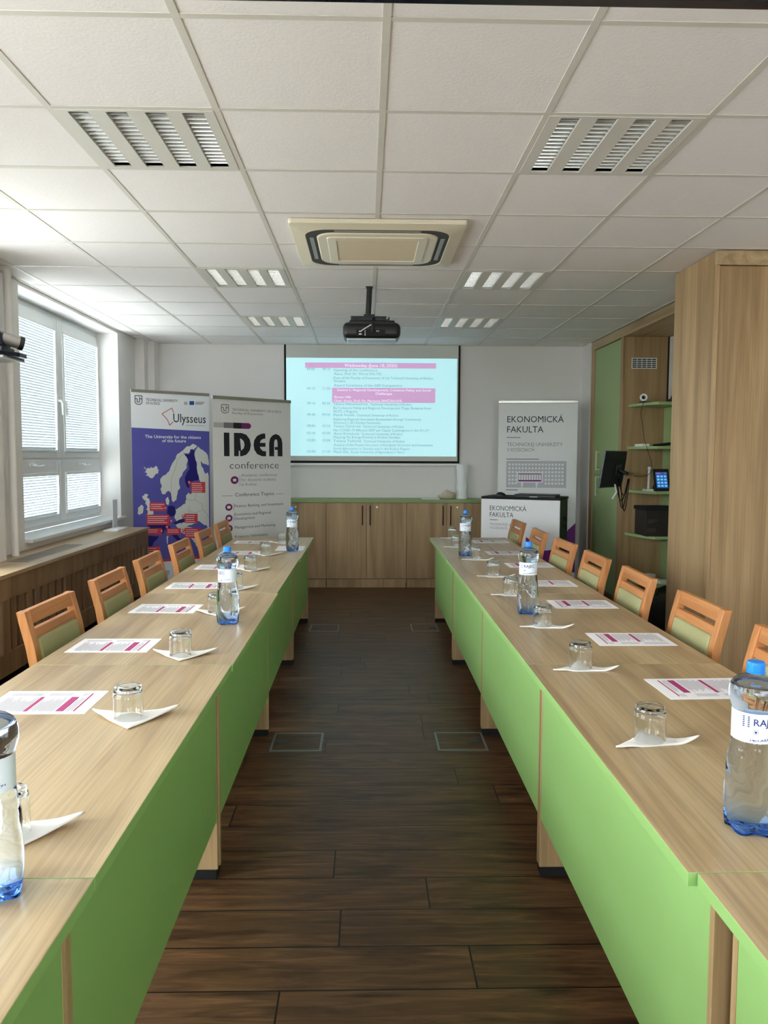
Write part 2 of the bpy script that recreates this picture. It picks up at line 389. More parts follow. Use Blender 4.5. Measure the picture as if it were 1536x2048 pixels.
LAMPS = [(-2, 1), (1, 1), (-2, 5), (1, 5), (-2, 8), (1, 8)]
holes = set(LAMPS)
c = MB(); xs = [-2.84] + [GX0 + 0.6 * k for k in range(-4, 6)] + [3.1]; ks = list(range(-5, 6))
rows = list(range(-10, 12))
for i, k in enumerate(ks):
    for j in rows:
        if (k, j) in holes: continue
        x0, x1 = xs[i], xs[i + 1]; y0 = max(-3.3, GY0 + 0.6 * j); y1 = min(9.05, GY0 + 0.6 * (j + 1))
        if y1 <= y0: continue
        e = 0.0105
        c.box(x0 + e, x1 - e, y0 + e, y1 - e, CZ - 0.001, CZ + 0.02)
c.box(-2.84, 3.15, -3.3, 9.05, 2.90, 2.95)
ceil = struct('ceiling', c, CEIL)
g = MB()
for k in range(-4, 6):
    x = GX0 + 0.6 * k; g.box(x - 0.012, x + 0.012, -3.3, 9.0, CZ - 0.004, CZ + 0.03)
for j in range(-9, 12):
    y = GY0 + 0.6 * j; g.box(-2.5, 3.0, y - 0.012, y + 0.012, CZ - 0.0036, CZ + 0.029)
g.box(-2.5, -2.476, -3.3, YB, CZ - 0.006, CZ + 0.03); g.box(-2.5, 2.46, YB - 0.022, YB, CZ - 0.006, CZ + 0.03)
g.build('ceiling_grid', TBAR, ceil, world=False)

# ------------------------------------------------------------------ windows in the left wall
def window(n, y0, y1, blinds):
    X0, X1 = -2.785, -2.715
    f = MB(); z0, z1 = 0.835, 2.672
    f.box(X0, X1, y0, y0 + .04, z0, z1).box(X0, X1, y1 - .022, y1, z0, z1).box(X0, X1, y0 + .04, y1 - .022, z0, z0 + .035).box(X0, X1, y0 + .04, y1 - .022, z1 - .05, z1)
    ym = y0 + 1.195; f.box(X0, X1, ym - .02, ym + .02, z0 + .035, z1 - .05)
    f.box(X0, X1, y0 + .04, ym - .02, 1.408, 1.432).box(X0, X1, ym + .02, y1 - .022, 1.408, 1.432)
    fr = f.build('window_%d' % n, PVC, bevel=0.003); fr['kind'] = 'structure'
    cols = [(y0 + .045, ym - .006), (ym + .006, y1 - .026)]
    for ci, (a, b) in enumerate(cols):
        for ri, (c0, c1) in enumerate(((0.872, 1.412), (1.428, 2.626))):
            la, lb = (a + .085, b - .055) if ci == 0 else (a + .115, b - .028)
            ga, gb, gc, gd = la, lb, c0 + .055, c1 - (.115 if ri == 0 else .085)
            s = MB(); x0, x1 = X0 + .015, X1 + .018
            s.box(x0, x1, a, ga, c0, c1).box(x0, x1, gb, b, c0, c1).box(x0, x1, ga, gb, c0, gc).box(x0, x1, ga, gb, gd, c1)
            sash = s.build('window_sash', PVC, fr, bevel=0.004)
            MB().box(-2.752, -2.748, ga - .004, gb + .004, gc - .004, gd + .004).build('glass_pane', PANE, sash)
            h = MB()
            if ri == 1:
                hy = b - .03 if ci == 0 else a + .045
                h.rbox(x1, x1 + .012, hy - .015, hy + .015, 1.87, 1.965, .004).rbox(x1 + .012, x1 + .045, hy - .009, hy + .009, 1.915, 1.935, .004)
                h.tube([(x1 + .04, hy, 1.925), (x1 + .05, hy + .005, 1.90), (x1 + .05, hy + .008, 1.80)], .010, 8)
            else:
                hy = (a + b) / 2
                h.rbox(x1, x1 + .012, hy - .05, hy + .05, 1.355, 1.385, .004).rbox(x1 + .012, x1 + .04, hy - .02, hy, 1.362, 1.378, .004)
                h.tube([(x1 + .04, hy - .01, 1.37), (x1 + .046, hy + .02, 1.37), (x1 + .046, hy + .11, 1.372)], .009, 8)
            h.build('window_handle', WHITE, sash, smooth=True)
            if (n, ci, ri) in ((2, 0, 1), (2, 0, 0)):      # unseen shades added over one side of the window, cutting daylight on the tables
                MB().box(X1 + .024, X1 + .026, ga - .01, gb + .01, gc + (.25 if ri else .0), gd + .02).build('added_light_blocker', SHADEGREY, sash)
            if blinds:
                nm = [['nearer', 'farther'][ci], ['lower', 'upper'][ri]]
                t = thing('venetian_blind', 'white slatted blind in the %s sash of the %s window column' % (nm[1], ['column-side', 'banner-side'][ci]), 'window blind',
                          (-2.70, (ga + gb) / 2, gc), 0, 'window blinds')
                XB = X1 + .022
                MB().rbox(XB - .02, XB + .008, ga + .004, gb - .004, gd - .022, gd + .004, .003).build('head_rail', WHITE, t)
                MB().rbox(XB - .016, XB + .006, ga + .006, gb - .006, gc, gc + .014, .003).build('bottom_rail', WHITE, t)
                sm = MB(); z = gc + .024; i = 0
                while z < gd - .03:
                    ca, sa = math.cos(math.radians(62)) * .0125, math.sin(math.radians(62)) * .0125
                    A = [(XB - .006 + ca, z + sa), (XB - .006 + .0015, z + .0004), (XB - .006 - ca, z - sa)]
                    for (p, q) in zip(A, A[1:]): sm.poly([(p[0], ga + .012, p[1]), (p[0], gb - .012, p[1]), (q[0], gb - .012, q[1]), (q[0], ga + .012, q[1])])
                    z += .0222; i += 1
                sm.build('slats', SLAT, t, recalc=False)
                MB().tube([(XB + .012, ga + .03, gd - .02), (XB + .012, ga + .03, gc + (gd - gc) * .3)], .0015, 5).build('tilt_wand', WHITE, t)
                MB().tube([(XB + .012, gb - .012, gd - .02), (XB + .013, gb - .012, gc + .1)], .002, 5).build('pull_cord', WHITE, t)
                MB().box(XB - .005, XB + .0075, ga - .001, ga + .007, gc + .002, gd - .004).build('side_guide', WHITE, t)
                MB().box(XB - .005, XB + .0075, gb - .007, gb + .001, gc + .002, gd - .004).build('side_guide', WHITE, t)
    s = MB().rbox(-2.72, -2.445, y0, y1, 0.806, 0.835, .006)
    s.build('window_sill', PVC, fr)
    return fr
window(1, 5.75, 8.0, True)
window(2, 2.70, 4.95, False)
window(3, -0.35, 1.90, False)
for n, (xa, xb) in ((4, (-1.65, -0.40)), (5, (0.60, 1.85))):  # windows added unseen behind the camera to brighten the far end of the room
    f = MB(); xm = (xa + xb) / 2
    f.box(xa, xa + .06, -3.42, -3.35, .95, 2.60).box(xb - .06, xb, -3.42, -3.35, .95, 2.60).box(xa + .06, xb - .06, -3.42, -3.35, .95, 1.02).box(xa + .06, xb - .06, -3.42, -3.35, 2.53, 2.60).box(xm - .04, xm + .04, -3.42, -3.35, 1.02, 2.53)
    fr = f.build('window_%d' % n, PVC, bevel=.003); fr['kind'] = 'structure'
    MB().box(xa + .05, xb - .05, -3.388, -3.384, 1.01, 2.54).build('glass_pane', PANE, fr)

# heating pipe beside the window
pp = MB().tube([(-2.425, 5.42, .757), (-2.425, 5.42, CZ)], .026, 14)
tag(pp.build('heating_pipe', WALL, smooth=True), 'white painted upright heating pipe beside the window column', 'pipe')

# ================================================================== TABLES
TT = 0.745
def table(side, y0, y1, xi, xo, label, group, end_inset=(.006, .006)):
    s = 1 if side > 0 else -1
    xa, xb = min(xi, xo), max(xi, xo)
    t = thing('conference_table', label, 'table', ((xa + xb) / 2, (y0 + y1) / 2, 0), 0, group)
    tp = MB().box(xa, xb, y0 + .001, y1 - .001, TT - .025, TT)
    for f in tp.bm.faces:
        f.material_index = 0 if abs(f.calc_center_median().z - TT) < 1e-4 else 1
    tp.build('tabletop', [OAK_Y, GREEN], t, bevel=0.0012)
    px = xi + s * .052
    a, b = y0 + end_inset[0], y1 - end_inset[1]
    MB().box(min(px, px + s * .018), max(px, px + s * .018), a + .018, b - .018, .205, TT - .026).build('modesty_panel', GREEN, t, bevel=0.0008)
    for ly in (a, b - .018):
        lx0, lx1 = sorted((px - s * .001, xo - s * .40))
        lg = MB().box(lx0, lx1, ly, ly + .018, .032, TT - .0255).build('leg', OAK_Z, t, bevel=0.0006)
        MB().box(lx0 + .004, lx1 - .004, ly - .004, ly + .022, .0, .032).build('foot', BLACKMAT, lg)
    return t
YS = [-0.10, 1.283, 2.632, 4.010, 5.392, 6.782]
NM = ['fifth', 'fourth', 'third', 'second', 'first']
for i in range(5):
    dl = (.0, .0, .004, -.002, .004)[i]; dr = (.016, .0, .0, .002, .0)[i]
    ins = (.05, .0) if i == 0 else (.004, .006)
    table(-1, YS[i], YS[i + 1], -.458 + dl, -1.130, 'oak topped green fronted table, %s from the projection screen in the window-side row' % NM[i], 'window-side tables', ins)
    table(1, YS[i], YS[i + 1], .556 + dr, 1.225 + dr, 'oak topped green fronted table, %s from the projection screen in the bookcase-side row' % NM[i], 'bookcase-side tables', (.05, .031) if i == 0 else (.004, .006))

# ================================================================== CHAIRS
def make_chair():
    t = thing('dining_chair', 'x', 'chair')
    def px(z):
        K = [(0, -.215), (.25, -.185), (.45, -.178), (.62, -.190), (.75, -.212), (.883, -.245)]
        for (z0, a), (z1, b) in zip(K, K[1:]):
            if z <= z1: return a + (b - a) * (z - z0) / (z1 - z0)
        return K[-1][1]
    zs = [0, .12, .25, .36, .45, .54, .62, .69, .75, .80, .84, .883]
    for s in (-1, 1):
        b = MB(); R = []
        for z in zs:
            x = px(z); d = .016 if z < .5 else .017
            if z > .86: d = .016
            ya, yb = sorted((s * .188, s * .230))
            R.append([b.bm.verts.new(p) for p in ((x - d, ya, z), (x + d, ya, z), (x + d, yb, z), (x - d, yb, z))])
        for a, c_ in zip(R, R[1:]):
            for k in range(4): b.face([a[k], a[(k + 1) % 4], c_[(k + 1) % 4], c_[k]])
        b.face(R[0][::-1]); b.face(R[-1])
        b.build('back_post', BEECH, t, world=False, bevel=0.002)
        MB().box(.165, .205, *sorted((s * .19, s * .23)), 0, .42).build('leg', BEECH, t, world=False, bevel=0.003)
    def slab(z0, z1, th, y, n=3, dx=0.0):
        b = MB(); R = []
        for i in range(n + 1):
            z = z0 + (z1 - z0) * i / n; x = px(z) + dx
            R.append([b.bm.verts.new(p) for p in ((x - th / 2, -y, z), (x + th / 2, -y, z), (x + th / 2, y, z), (x - th / 2, y, z))])
        for a, c_ in zip(R, R[1:]):
            for k in range(4): b.face([a[k], a[(k + 1) % 4], c_[(k + 1) % 4], c_[k]])
        b.face(R[0][::-1]); b.face(R[-1]); return b
    slab(.831, .883, .022, .189).build('top_rail', BEECH_Y, t, world=False, bevel=0.002)
    slab(.777, .811, .022, .189).build('lower_rail', BEECH_Y, t, world=False, bevel=0.002)
    b = slab(.50, .776, .040, .184, 5, .0)
    b.build('back_pad', FAB_L, t, world=False, bevel=0.010)
    MB().rbox(-.18, .215, -.215, .215, .42, .475, .015).build('seat', FAB_L, t, world=False, smooth=True)
    MB().box(-.165, .195, -.188, -.168, .355, .419).box(-.165, .195, .168, .188, .355, .419).box(.175, .195, -.168, .168, .355, .419).box(-.18, -.16, -.168, .168, .355, .419).build('seat_frame', BEECH_Y, t, world=False)
    return t
ch0 = make_chair(); used = False
LCH = [6.73, 5.985, 5.215, 4.475, 3.79, 3.065]
RCH = [6.885, 6.03, 5.26, 4.54, 3.855, 3.105, 2.415]
for row, side, X, rz in ((LCH, 'window-side', -1.0, 0.0), (RCH, 'bookcase-side', 1.125, math.pi)):
    for i, y in enumerate(row):
        o = ch0 if not used else dup(ch0); used = True
        jx = rnd.uniform(-.012, .0)
        o.location = (X + jx, y, 0); o.rotation_euler = (0, 0, rz + rnd.uniform(-.03, .03))
        tag(o, 'wooden chair with %s green pad, %s from the projection screen along the %s tables' % ('olive', ORD[i], side), 'chair', 'chairs along the %s tables' % side)

# ================================================================== PAPERS
def make_sheet(printed=True):
    b = MB().box(-.1485, .1485, -.105, .105, 0, .0008)
    o = b.build('printed_programme' if printed else 'blank_sheet', PAPER, world=False)
    if printed:
        p = MB(); z = .0013
        q = lambda x0, x1, y0, y1: p.poly([(x0, y0, z), (x1, y0, z), (x1, y1, z), (x0, y1, z)])
        # the head of the page lies at +x; text lines run across it (along y)
        p.m(1); q(.108, .113, -.085, .078); q(.060, .082, -.085, .045); q(-.030, -.018, -.085, .045)
        p.m(0)
        x = .100
        while x > -.125:
            if not (.055 < x < .085 or -.034 < x < -.014):
                a = rnd.uniform(.0, .045); q(x, x + .0022, -.085 + (0.0 if rnd.random() < .7 else .01), .045 - a); q(x, x + .002, .055, .082)
            x -= .0062
        p.build('print', [INK, MAGENTA], o, world=False, recalc=False)
    return o
sh0 = make_sheet(); used = False
LP = [(-.926, 6.40), (-.915, 5.70), (-.928, 4.965), (-.928, 4.255), (-.926, 3.61), (-.942, 2.905), (-.925, 2.230)]
RP = [(1.038, 6.465), (1.040, 5.70), (1.072, 5.062), (1.022, 4.33), (1.045, 3.713), (1.036, 2.992), (1.046, 2.345)]
for row, side, rz in ((LP, 'window-side', 0.0), (RP, 'bookcase-side', math.pi)):
    for i, (x, y) in enumerate(row):
        o = sh0 if not used else dup(sh0); used = True
        o.location = (x, y, TT); o.rotation_euler = (0, 0, rz + rnd.uniform(-.035, .035))
        tag(o, 'white programme sheet with magenta bars, %s from the projection screen on the %s tables' % (ORD[i], side), 'paper sheet', 'programme sheets on the %s tables' % side)
o = make_sheet(False); o.location = (-.580, 5.975, TT); o.rotation_euler = (0, 0, 1.59)
tag(o, 'blank white sheet lying under the first bottle from the screen on the window-side tables', 'paper sheet')

# ================================================================== NAPKINS AND TUMBLERS
def make_napkin(kind):
    b = MB(); n, mrow = 28, 7; a, d = .117, .128
    G = []
    for i in range(n + 1):
        s = -1 + 2 * i / n; col = []
        for j in range(mrow + 1):
            t = (1 - abs(s)) * j / mrow
            if kind == 0:
                z = .0022 + .010 * abs(s) ** 2.2 + .0012 * math.sin(9 * s + 5 * t) * abs(s)
                y = -d * t + .012 * abs(s) ** 2
                x = a * s
            else:
                z = .0022 + .016 * max(0, s) ** 3 + .010 * max(0, -s) ** 2 * (1 - t) + .034 * math.exp(-((s + .18) / .22) ** 2) * max(0, t - .35) + .0015 * math.sin(8 * s)
                y = d * .62 * t - .010 * s * s * (1 if s < 0 else -1.1); x = a * s
            col.append(b.bm.verts.new((x, y, z)))
        G.append(col)
    for i in range(n):
        for j in range(mrow): b.face([G[i][j], G[i + 1][j], G[i + 1][j + 1], G[i][j + 1]])
    bmesh.ops.remove_doubles(b.bm, verts=b.bm.verts[:], dist=1e-5)
    o = b.build('paper_napkin', NAPKIN, smooth=True, world=False)
    m = o.modifiers.new('thickness', 'SOLIDIFY'); m.thickness = .004; m.offset = 1.0
    return o
nk = [make_napkin(0), make_napkin(1)]
for q in nk: COL.objects.unlink(q)
def make_tumbler():
    P = [(.0375, .0), (.0392, .0015), (.0392, .02), (.0390, .045), (.0384, .066), (.0374, .078), (.0350, .0855), (.031, .0880), (.025, .0878), (.019, .0868), (.0, .0864),
         (.0, .0785), (.024, .0783), (.0320, .0765), (.0357, .0710), (.0372, .055), (.0378, .02), (.0381, .0015)]
    b = MB().lathe(P, 44, close=True)
    bmesh.ops.remove_doubles(b.bm, verts=b.bm.verts[:], dist=1e-6)
    return b.build('drinking_glass', TUMBLER, smooth=True, angle=60, world=False)
gl = make_tumbler(); COL.objects.unlink(gl)
LG = [(-.676, 6.29), (-.715, 5.555), (-.714, 4.81), (-.695, 4.13), (-.672, 3.49), (-.655, 2.735), (-.640, 2.075), (-.665, 1.42)]
RG = [(.747, 6.72), (.705, 6.06), (.755, 5.33), (.756, 4.58), (.745, 3.96), (.742, 3.215), (.722, 2.565), (.712, 1.895)]
firstn = [True, True]; firstg = True
for row, side, k in ((LG, 'window-side', 0), (RG, 'bookcase-side', 1)):
    for i, (x, y) in enumerate(row):
        if firstn[k]: nk[k].name = 'paper_napkin'; COL.objects.link(nk[k]); o = nk[k]; firstn[k] = False
        else: o = dup(nk[k])
        o.location = (x + (.003 if k == 0 else .012), y + (.055 if k == 0 else -.028), TT + .0003); o.rotation_euler = (0, 0, rnd.uniform(-.12, .12) + (0 if k else .03))
        sx = rnd.uniform(.95, 1.02); o.scale = (sx, sx * rnd.uniform(.92, 1.05), 1)
        tag(o, 'folded white napkin under a tumbler, %s from the projection screen on the %s tables' % (ORD[i], side), 'napkin', 'napkins on the %s tables' % side)
        g_ = gl if firstg else dup(gl)
        if firstg: COL.objects.link(gl); firstg = False
        g_.location = (x, y, TT + .0075)
        tag(g_, 'clear upturned tumbler on a napkin, %s from the projection screen on the %s tables' % (ORD[i], side), 'drinking glass', 'tumblers on the %s tables' % side)

# ================================================================== BOTTLES
def make_bottle():
    t = thing('water_bottle', 'x', 'bottle')
    K = [(.0, .0), (.010, .006), (.022, .002), (.032, .0012), (.040, .004), (.0455, .0), (.0485, .028), (.0490, .05), (.0485, .08), (.0478, .105), (.0465, .128), (.0440, .150),
         (.0410, .168), (.0398, .177), (.0392, .180), (.0392, .200), (.0392, .234), (.0402, .238), (.0440, .248), (.0462, .258), (.0468, .266), (.0458, .275), (.0432, .283)]
    pr = []
    for (a, b) in zip(K, K[1:]):
        for q in range(3): u = q / 3; pr.append((a[0] + (b[0] - a[0]) * u, a[1] + (b[1] - a[1]) * u))
    pr.append(K[-1]); pr.append((.02, .2832)); pr.append((0, .2832))
    def mod(r, z, th):
        if z < .045 and r > .004:
            lobe = .5 + .5 * math.cos(5 * th); kz = max(0, 1 - z / .045)
            return r * (1 - .10 * (1 - lobe) * kz), z + .010 * (1 - lobe) * max(0, 1 - abs(r - .03) / .03) * kz
        if .05 < z < .172:
            e = math.sin((z - .05) / .122 * math.pi) ** .6
            return r * (1 + .022 * e * math.sin(6 * th + 80 * z) + .012 * e * math.sin(z * 330 + 2 * math.sin(th))), z
        return r, z
    MB().lathe(pr, 60, mod).build('water_filled_body', WATER, t, smooth=True, angle=70, world=False)
    o_ = [(.0432, .2836), (.0390, .290), (.0300, .2965), (.0205, .3005), (.0150, .3035), (.0135, .307), (.0135, .315)]
    i_ = [(r - .0009, z) for r, z in o_[::-1]]
    b = MB().lathe(o_ + i_, 48, close=True); b.build('shoulder', PET, t, smooth=True, angle=60, world=False)
    MB().lathe([(.0, .327), (.0145, .327), (.0160, .3255), (.0163, .322), (.0163, .3085), (.0172, .308), (.0172, .3055), (.0145, .3053)], 48, lambda r, z, th: (r + (.0003 * math.cos(40 * th) if .309 < z < .3245 else 0), z)).build('cap', BLUECAP, t, smooth=True, angle=40, world=False)
    r = .0399; z0, z1 = .1795, .2355; lb = MB(); n = 56
    R = [(lb.bm.verts.new((r * math.sin(a), -r * math.cos(a), z0)), lb.bm.verts.new((r * math.sin(a), -r * math.cos(a), z1))) for a in [-2.75 + 5.5 * i / n for i in range(n + 1)]]
    for p, q in zip(R, R[1:]): lb.face([p[0], q[0], q[1], p[1]])
    L_ = lb.build('label', LABEL, t, smooth=True, world=False, recalc=False)
    tx = MB(); rr = r + .0004
    fn = lambda x, y: (rr * math.sin(x / rr), -rr * math.cos(x / rr), z0 + y)
    tx.text('RAJEC', fn, -.024, .026, .034, .0125, 0.01)
    for i in range(6): tx.poly([fn(-.044, .030 + i * .0036), fn(-.031, .030 + i * .0036), fn(-.031, .0322 + i * .0036), fn(-.044, .0322 + i * .0036)])
    rg = [fn(-.020 + .0048 * math.cos(a * .5236), .022 + .0048 * math.sin(a * .5236)) for a in range(12)]; ri = [fn(-.020 + .0042 * math.cos(a * .5236), .022 + .0042 * math.sin(a * .5236)) for a in range(12)]
    for a in range(12): tx.poly([rg[a], rg[(a + 1) % 12], ri[(a + 1) % 12], ri[a]])
    tx.poly([fn(-.0222, .0235), fn(-.0178, .0235), fn(-.0185, .0195), fn(-.0215, .0195)])
    for q in range(110):
        x = rnd.uniform(-.03, .05); y = .006 + (x + .03) * .12 + rnd.uniform(-.004, .0); s_ = rnd.uniform(.0005, .0012)
        tx.poly([fn(x - s_, y), fn(x, y - s_), fn(x + s_, y), fn(x, y + s_)])
    tx.build('lettering', LABELINK, L_, world=False, recalc=False)
    return t
bt = make_bottle(); used = False
for (x, y, rz, side, k) in ((-.553, 5.83, .3, 'window-side', 0), (-.588, 3.30, -.75, 'window-side', 1), (-.606, 1.235, -.12, 'window-side', 2),
                            (.712, 5.55, .35, 'bookcase-side', 0), (.738, 3.505, -.1, 'bookcase-side', 1), (.744, 1.445, .12, 'bookcase-side', 2)):
    o = bt if not used else dup(bt); used = True
    o.location = (x, y, TT); o.rotation_euler = (0, 0, rz)
    tag(o, 'blue-capped clear water bottle, %s from the projection screen on the %s tables' % (ORD[k], side), 'bottle', 'water bottles on the %s tables' % side)

# ================================================================== RADIATOR COVER under the window
t = thing('radiator_cover', 'dark oak slatted radiator cover with flat top under the window', 'radiator cover', (-2.3, 5.0, 0))
RX, RY0, RY1, RZ = -2.115, -3.2, 7.60, .757
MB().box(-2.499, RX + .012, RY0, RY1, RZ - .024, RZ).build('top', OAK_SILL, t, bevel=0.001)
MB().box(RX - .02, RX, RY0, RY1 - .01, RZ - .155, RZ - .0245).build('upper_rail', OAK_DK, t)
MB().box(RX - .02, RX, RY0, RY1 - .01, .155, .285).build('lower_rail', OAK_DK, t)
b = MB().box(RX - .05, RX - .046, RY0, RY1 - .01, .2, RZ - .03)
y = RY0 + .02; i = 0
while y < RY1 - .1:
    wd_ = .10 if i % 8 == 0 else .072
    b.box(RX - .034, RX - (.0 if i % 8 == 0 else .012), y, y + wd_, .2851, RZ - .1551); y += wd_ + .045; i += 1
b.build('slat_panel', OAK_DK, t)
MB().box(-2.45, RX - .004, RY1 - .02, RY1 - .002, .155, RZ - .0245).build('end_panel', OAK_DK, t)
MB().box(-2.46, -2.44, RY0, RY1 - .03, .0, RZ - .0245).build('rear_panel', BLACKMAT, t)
for yy in (-2.5, 0.2, 2.6, 4.9, RY1 - .06): MB().box(RX - .07, RX - .052, yy, yy + .05, 0, .3).build('support_foot', BLACKMAT, t)
b = MB(); y = 5.10
b.box(-2.36, -2.19, 5.08, 6.14, RZ, RZ + .0016).m(1)
while y < 6.11: b.box(-2.345, -2.205, y, y + .012, RZ + .0016, RZ + .0022); y += .03
b.build('air_grille', [OAK_SILL, DARKSLOT], t)
# acrylic stand on the cover
b = MB()
b.box(-2.408, -2.402, 7.44, 7.575, RZ + .004, 1.03).box(-2.402, -2.30, 7.44, 7.575, RZ + .001, RZ + .007)
tag(b.build('acrylic_sign_stand', PLASTICBAG), 'clear white acrylic stand at the end of the radiator cover', 'stand')
tag(MB().box(-2.40, -2.27, 7.15, 7.40, RZ + .0002, RZ + .012).build('paper_pad', PAPER), 'white paper pad lying on the radiator cover below the sill', 'paper pad')

# ================================================================== BACK CABINETS
CF_, CT = 8.56, .943
units = [(-1.335, -.44, 'partly behind the conference banner'), (-.44, .446, 'directly under the screen centre'), (.446, 1.332, 'below the white film bag'), (1.332, 2.20, 'behind the lectern')]
for n_, (x0, x1, w_) in enumerate(units):
    t = thing('base_cabinet', 'low oak cabinet with two doors, ' + w_, 'cabinet', ((x0 + x1) / 2, CF_ + .17, 0), 0, 'low cabinets under the screen')
    MB().box(x0 + .001, x1 - .001, CF_ + .02, YB - .004, .095, CT - .001).build('carcass', OAK_Z, t)
    MB().box(x0 + .004, x1 - .004, CF_ + .006, CF_ + .022, .0, .093).build('plinth', OAK_Z, t)
    xm = (x0 + x1) / 2
    for s, (a, b_) in ((-1, (x0 + .002, xm - .002)), (1, (xm + .002, x1 - .002))):
        d = MB().box(a, b_, CF_, CF_ + .019, .100, CT - .004).build('door', OAK_Z, t, bevel=0.0008)
        hx = xm + s * .042
        MB().tube([(hx, CF_, .905), (hx, CF_ - .028, .905), (hx, CF_ - .03, .90), (hx, CF_ - .03, .705), (hx, CF_ - .028, .70), (hx, CF_, .70)], .006, 8).build('handle', BRONZE, d, smooth=True)
        if s > 0: MB().lathe([(0, .004), (.009, .004), (.011, 0), (0, 0)], 16, M=Matrix.Translation((xm + .117, CF_ - .0, .893)) @ Matrix.Rotation(math.pi / 2, 4, 'X')).build('lock', CHROME, d, smooth=True)
tag(MB().box(-1.34, 2.21, CF_ - .012, YB - .002, CT, CT + .034).build('green_worktop', GREEN_TOP, bevel=0.001), 'long green worktop running over the low cabinets below the screen', 'worktop')
# things on the worktop
WT = CT + .034
b = MB(); P = []
n = 10
for k in range(n + 1):
    z = WT + .001 + .385 * k / n; hw = .062 * (1 - .06 * math.sin(k * 1.3)); dp = .045 * (1 - .9 * k / n) + .004
    P.append([b.bm.verts.new((1.083 + hw * math.cos(a * .7854) * (1 if a % 2 else 1.0) + .004 * math.sin(k * 2.1 + a), 8.77 + dp * math.sin(a * .7854), z)) for a in range(8)])
for p, q in zip(P, P[1:]):
    for a in range(8): b.face([p[a], p[(a + 1) % 8], q[(a + 1) % 8], q[a]])
b.face(P[0][::-1]); b.face(P[-1])
tag(b.build('film_bag', PLASTICBAG, smooth=True), 'tall upright white film bag on the green worktop', 'bag')
b = MB(); bmesh.ops.create_icosphere(b.bm, subdivisions=3, radius=1.0)
for v in b.bm.verts:
    p = v.co.copy(); r = 1 + .12 * math.sin(5 * p.x + 3 * p.z) + .08 * math.sin(9 * p.y + 7 * p.x)
    v.co = Vector((.915 + p.x * .095 * r, 8.74 + p.y * .06 * r, WT + .001 + max(0, (p.z * .6 + .38)) * .082 * r * (1.15 if p.x > -.2 else .8)))
tag(b.build('crumpled_cloth', STONE, smooth=True), 'crumpled beige cloth lying beside the white film bag', 'cloth')
tag(MB().box(.62, .82, 8.62, 8.78, WT + .0002, WT + .004).build('flat_card', PAPER), 'flat white card lying on the worktop beside the beige cloth', 'card')

# ================================================================== PROJECTION SCREEN
t = thing('projection_screen', 'white pull-down projection screen showing the pink and cyan conference programme', 'projection screen', (.066, YB - .03, 1.36))
SX0, SX1, SZ0, SZ1 = -.925, 1.062, 1.372, CZ - .006
SY = YB - .030
MB().box(SX0, SX1, SY, SY + .003, SZ0, SZ1).build('fabric', SCREENFAB, t)
b = MB().box(SX0 - .0, SX0 + .022, SY - .0012, SY - .0002, SZ0, SZ1).box(SX1 - .022, SX1, SY - .0012, SY - .0002, SZ0, SZ1).box(SX0 + .022, SX1 - .022, SY - .0012, SY - .0002, SZ0, SZ0 + .026)
b.build('black_border', BLACKMAT, t)
MB().rbox(SX0 - .01, SX1 + .01, SY - .012, SY + .014, SZ0 - .03, SZ0 - .001, .008).build('bottom_bar', WHITE, t)
MB().box(-.901, 1.026, SY - .0016, SY - .0004, 1.452, 2.552).build('projected_image', LIT, t, recalc=True)
sx = lambda x: -.901 + (x - 52) / 715.0
sz = lambda y: 2.552 - (y - 152) / 712.0
ff = lambda x, y: (sx(x), SY - .0024, y)
pk = MB()
for (a, b_, c_, d) in ((203, 1260, 188, 232), (420, 1255, 388, 506)):
    pk.poly([(sx(a), SY - .0020, sz(d)), (sx(b_), SY - .0020, sz(d)), (sx(b_), SY - .0020, sz(c_)), (sx(a), SY - .0020, sz(c_))])
pk.poly([(sx(203), SY - .002, sz(382)), (sx(420), SY - .002, sz(382)), (sx(420), SY - .002, sz(380)), (sx(203), SY - .002, sz(380))])
pk.build('projected_bars', LITPINK, t, recalc=False)
tw = MB()
for s_, x0, x1, y, h in (('Wednesday (June 10, 2020)', 520, 945, 222, 25), ('Session I.: Regional Development, Cohesion Policy and Social', 460, 1218, 414, 18), ('Challenges', 770, 905, 443, 19),
                         ('(Room 108)', 436, 570, 470, 16), ('Chair: Assoc. Prof. Dr. Marianna SINIČÁKOVÁ', 436, 985, 500, 17)):
    tw.text(s_, ff, x0, x1, sz(y), h / 712, 0.0)
tw.build('projected_white_lettering', LITWHITE, t, recalc=False)
tg = MB()
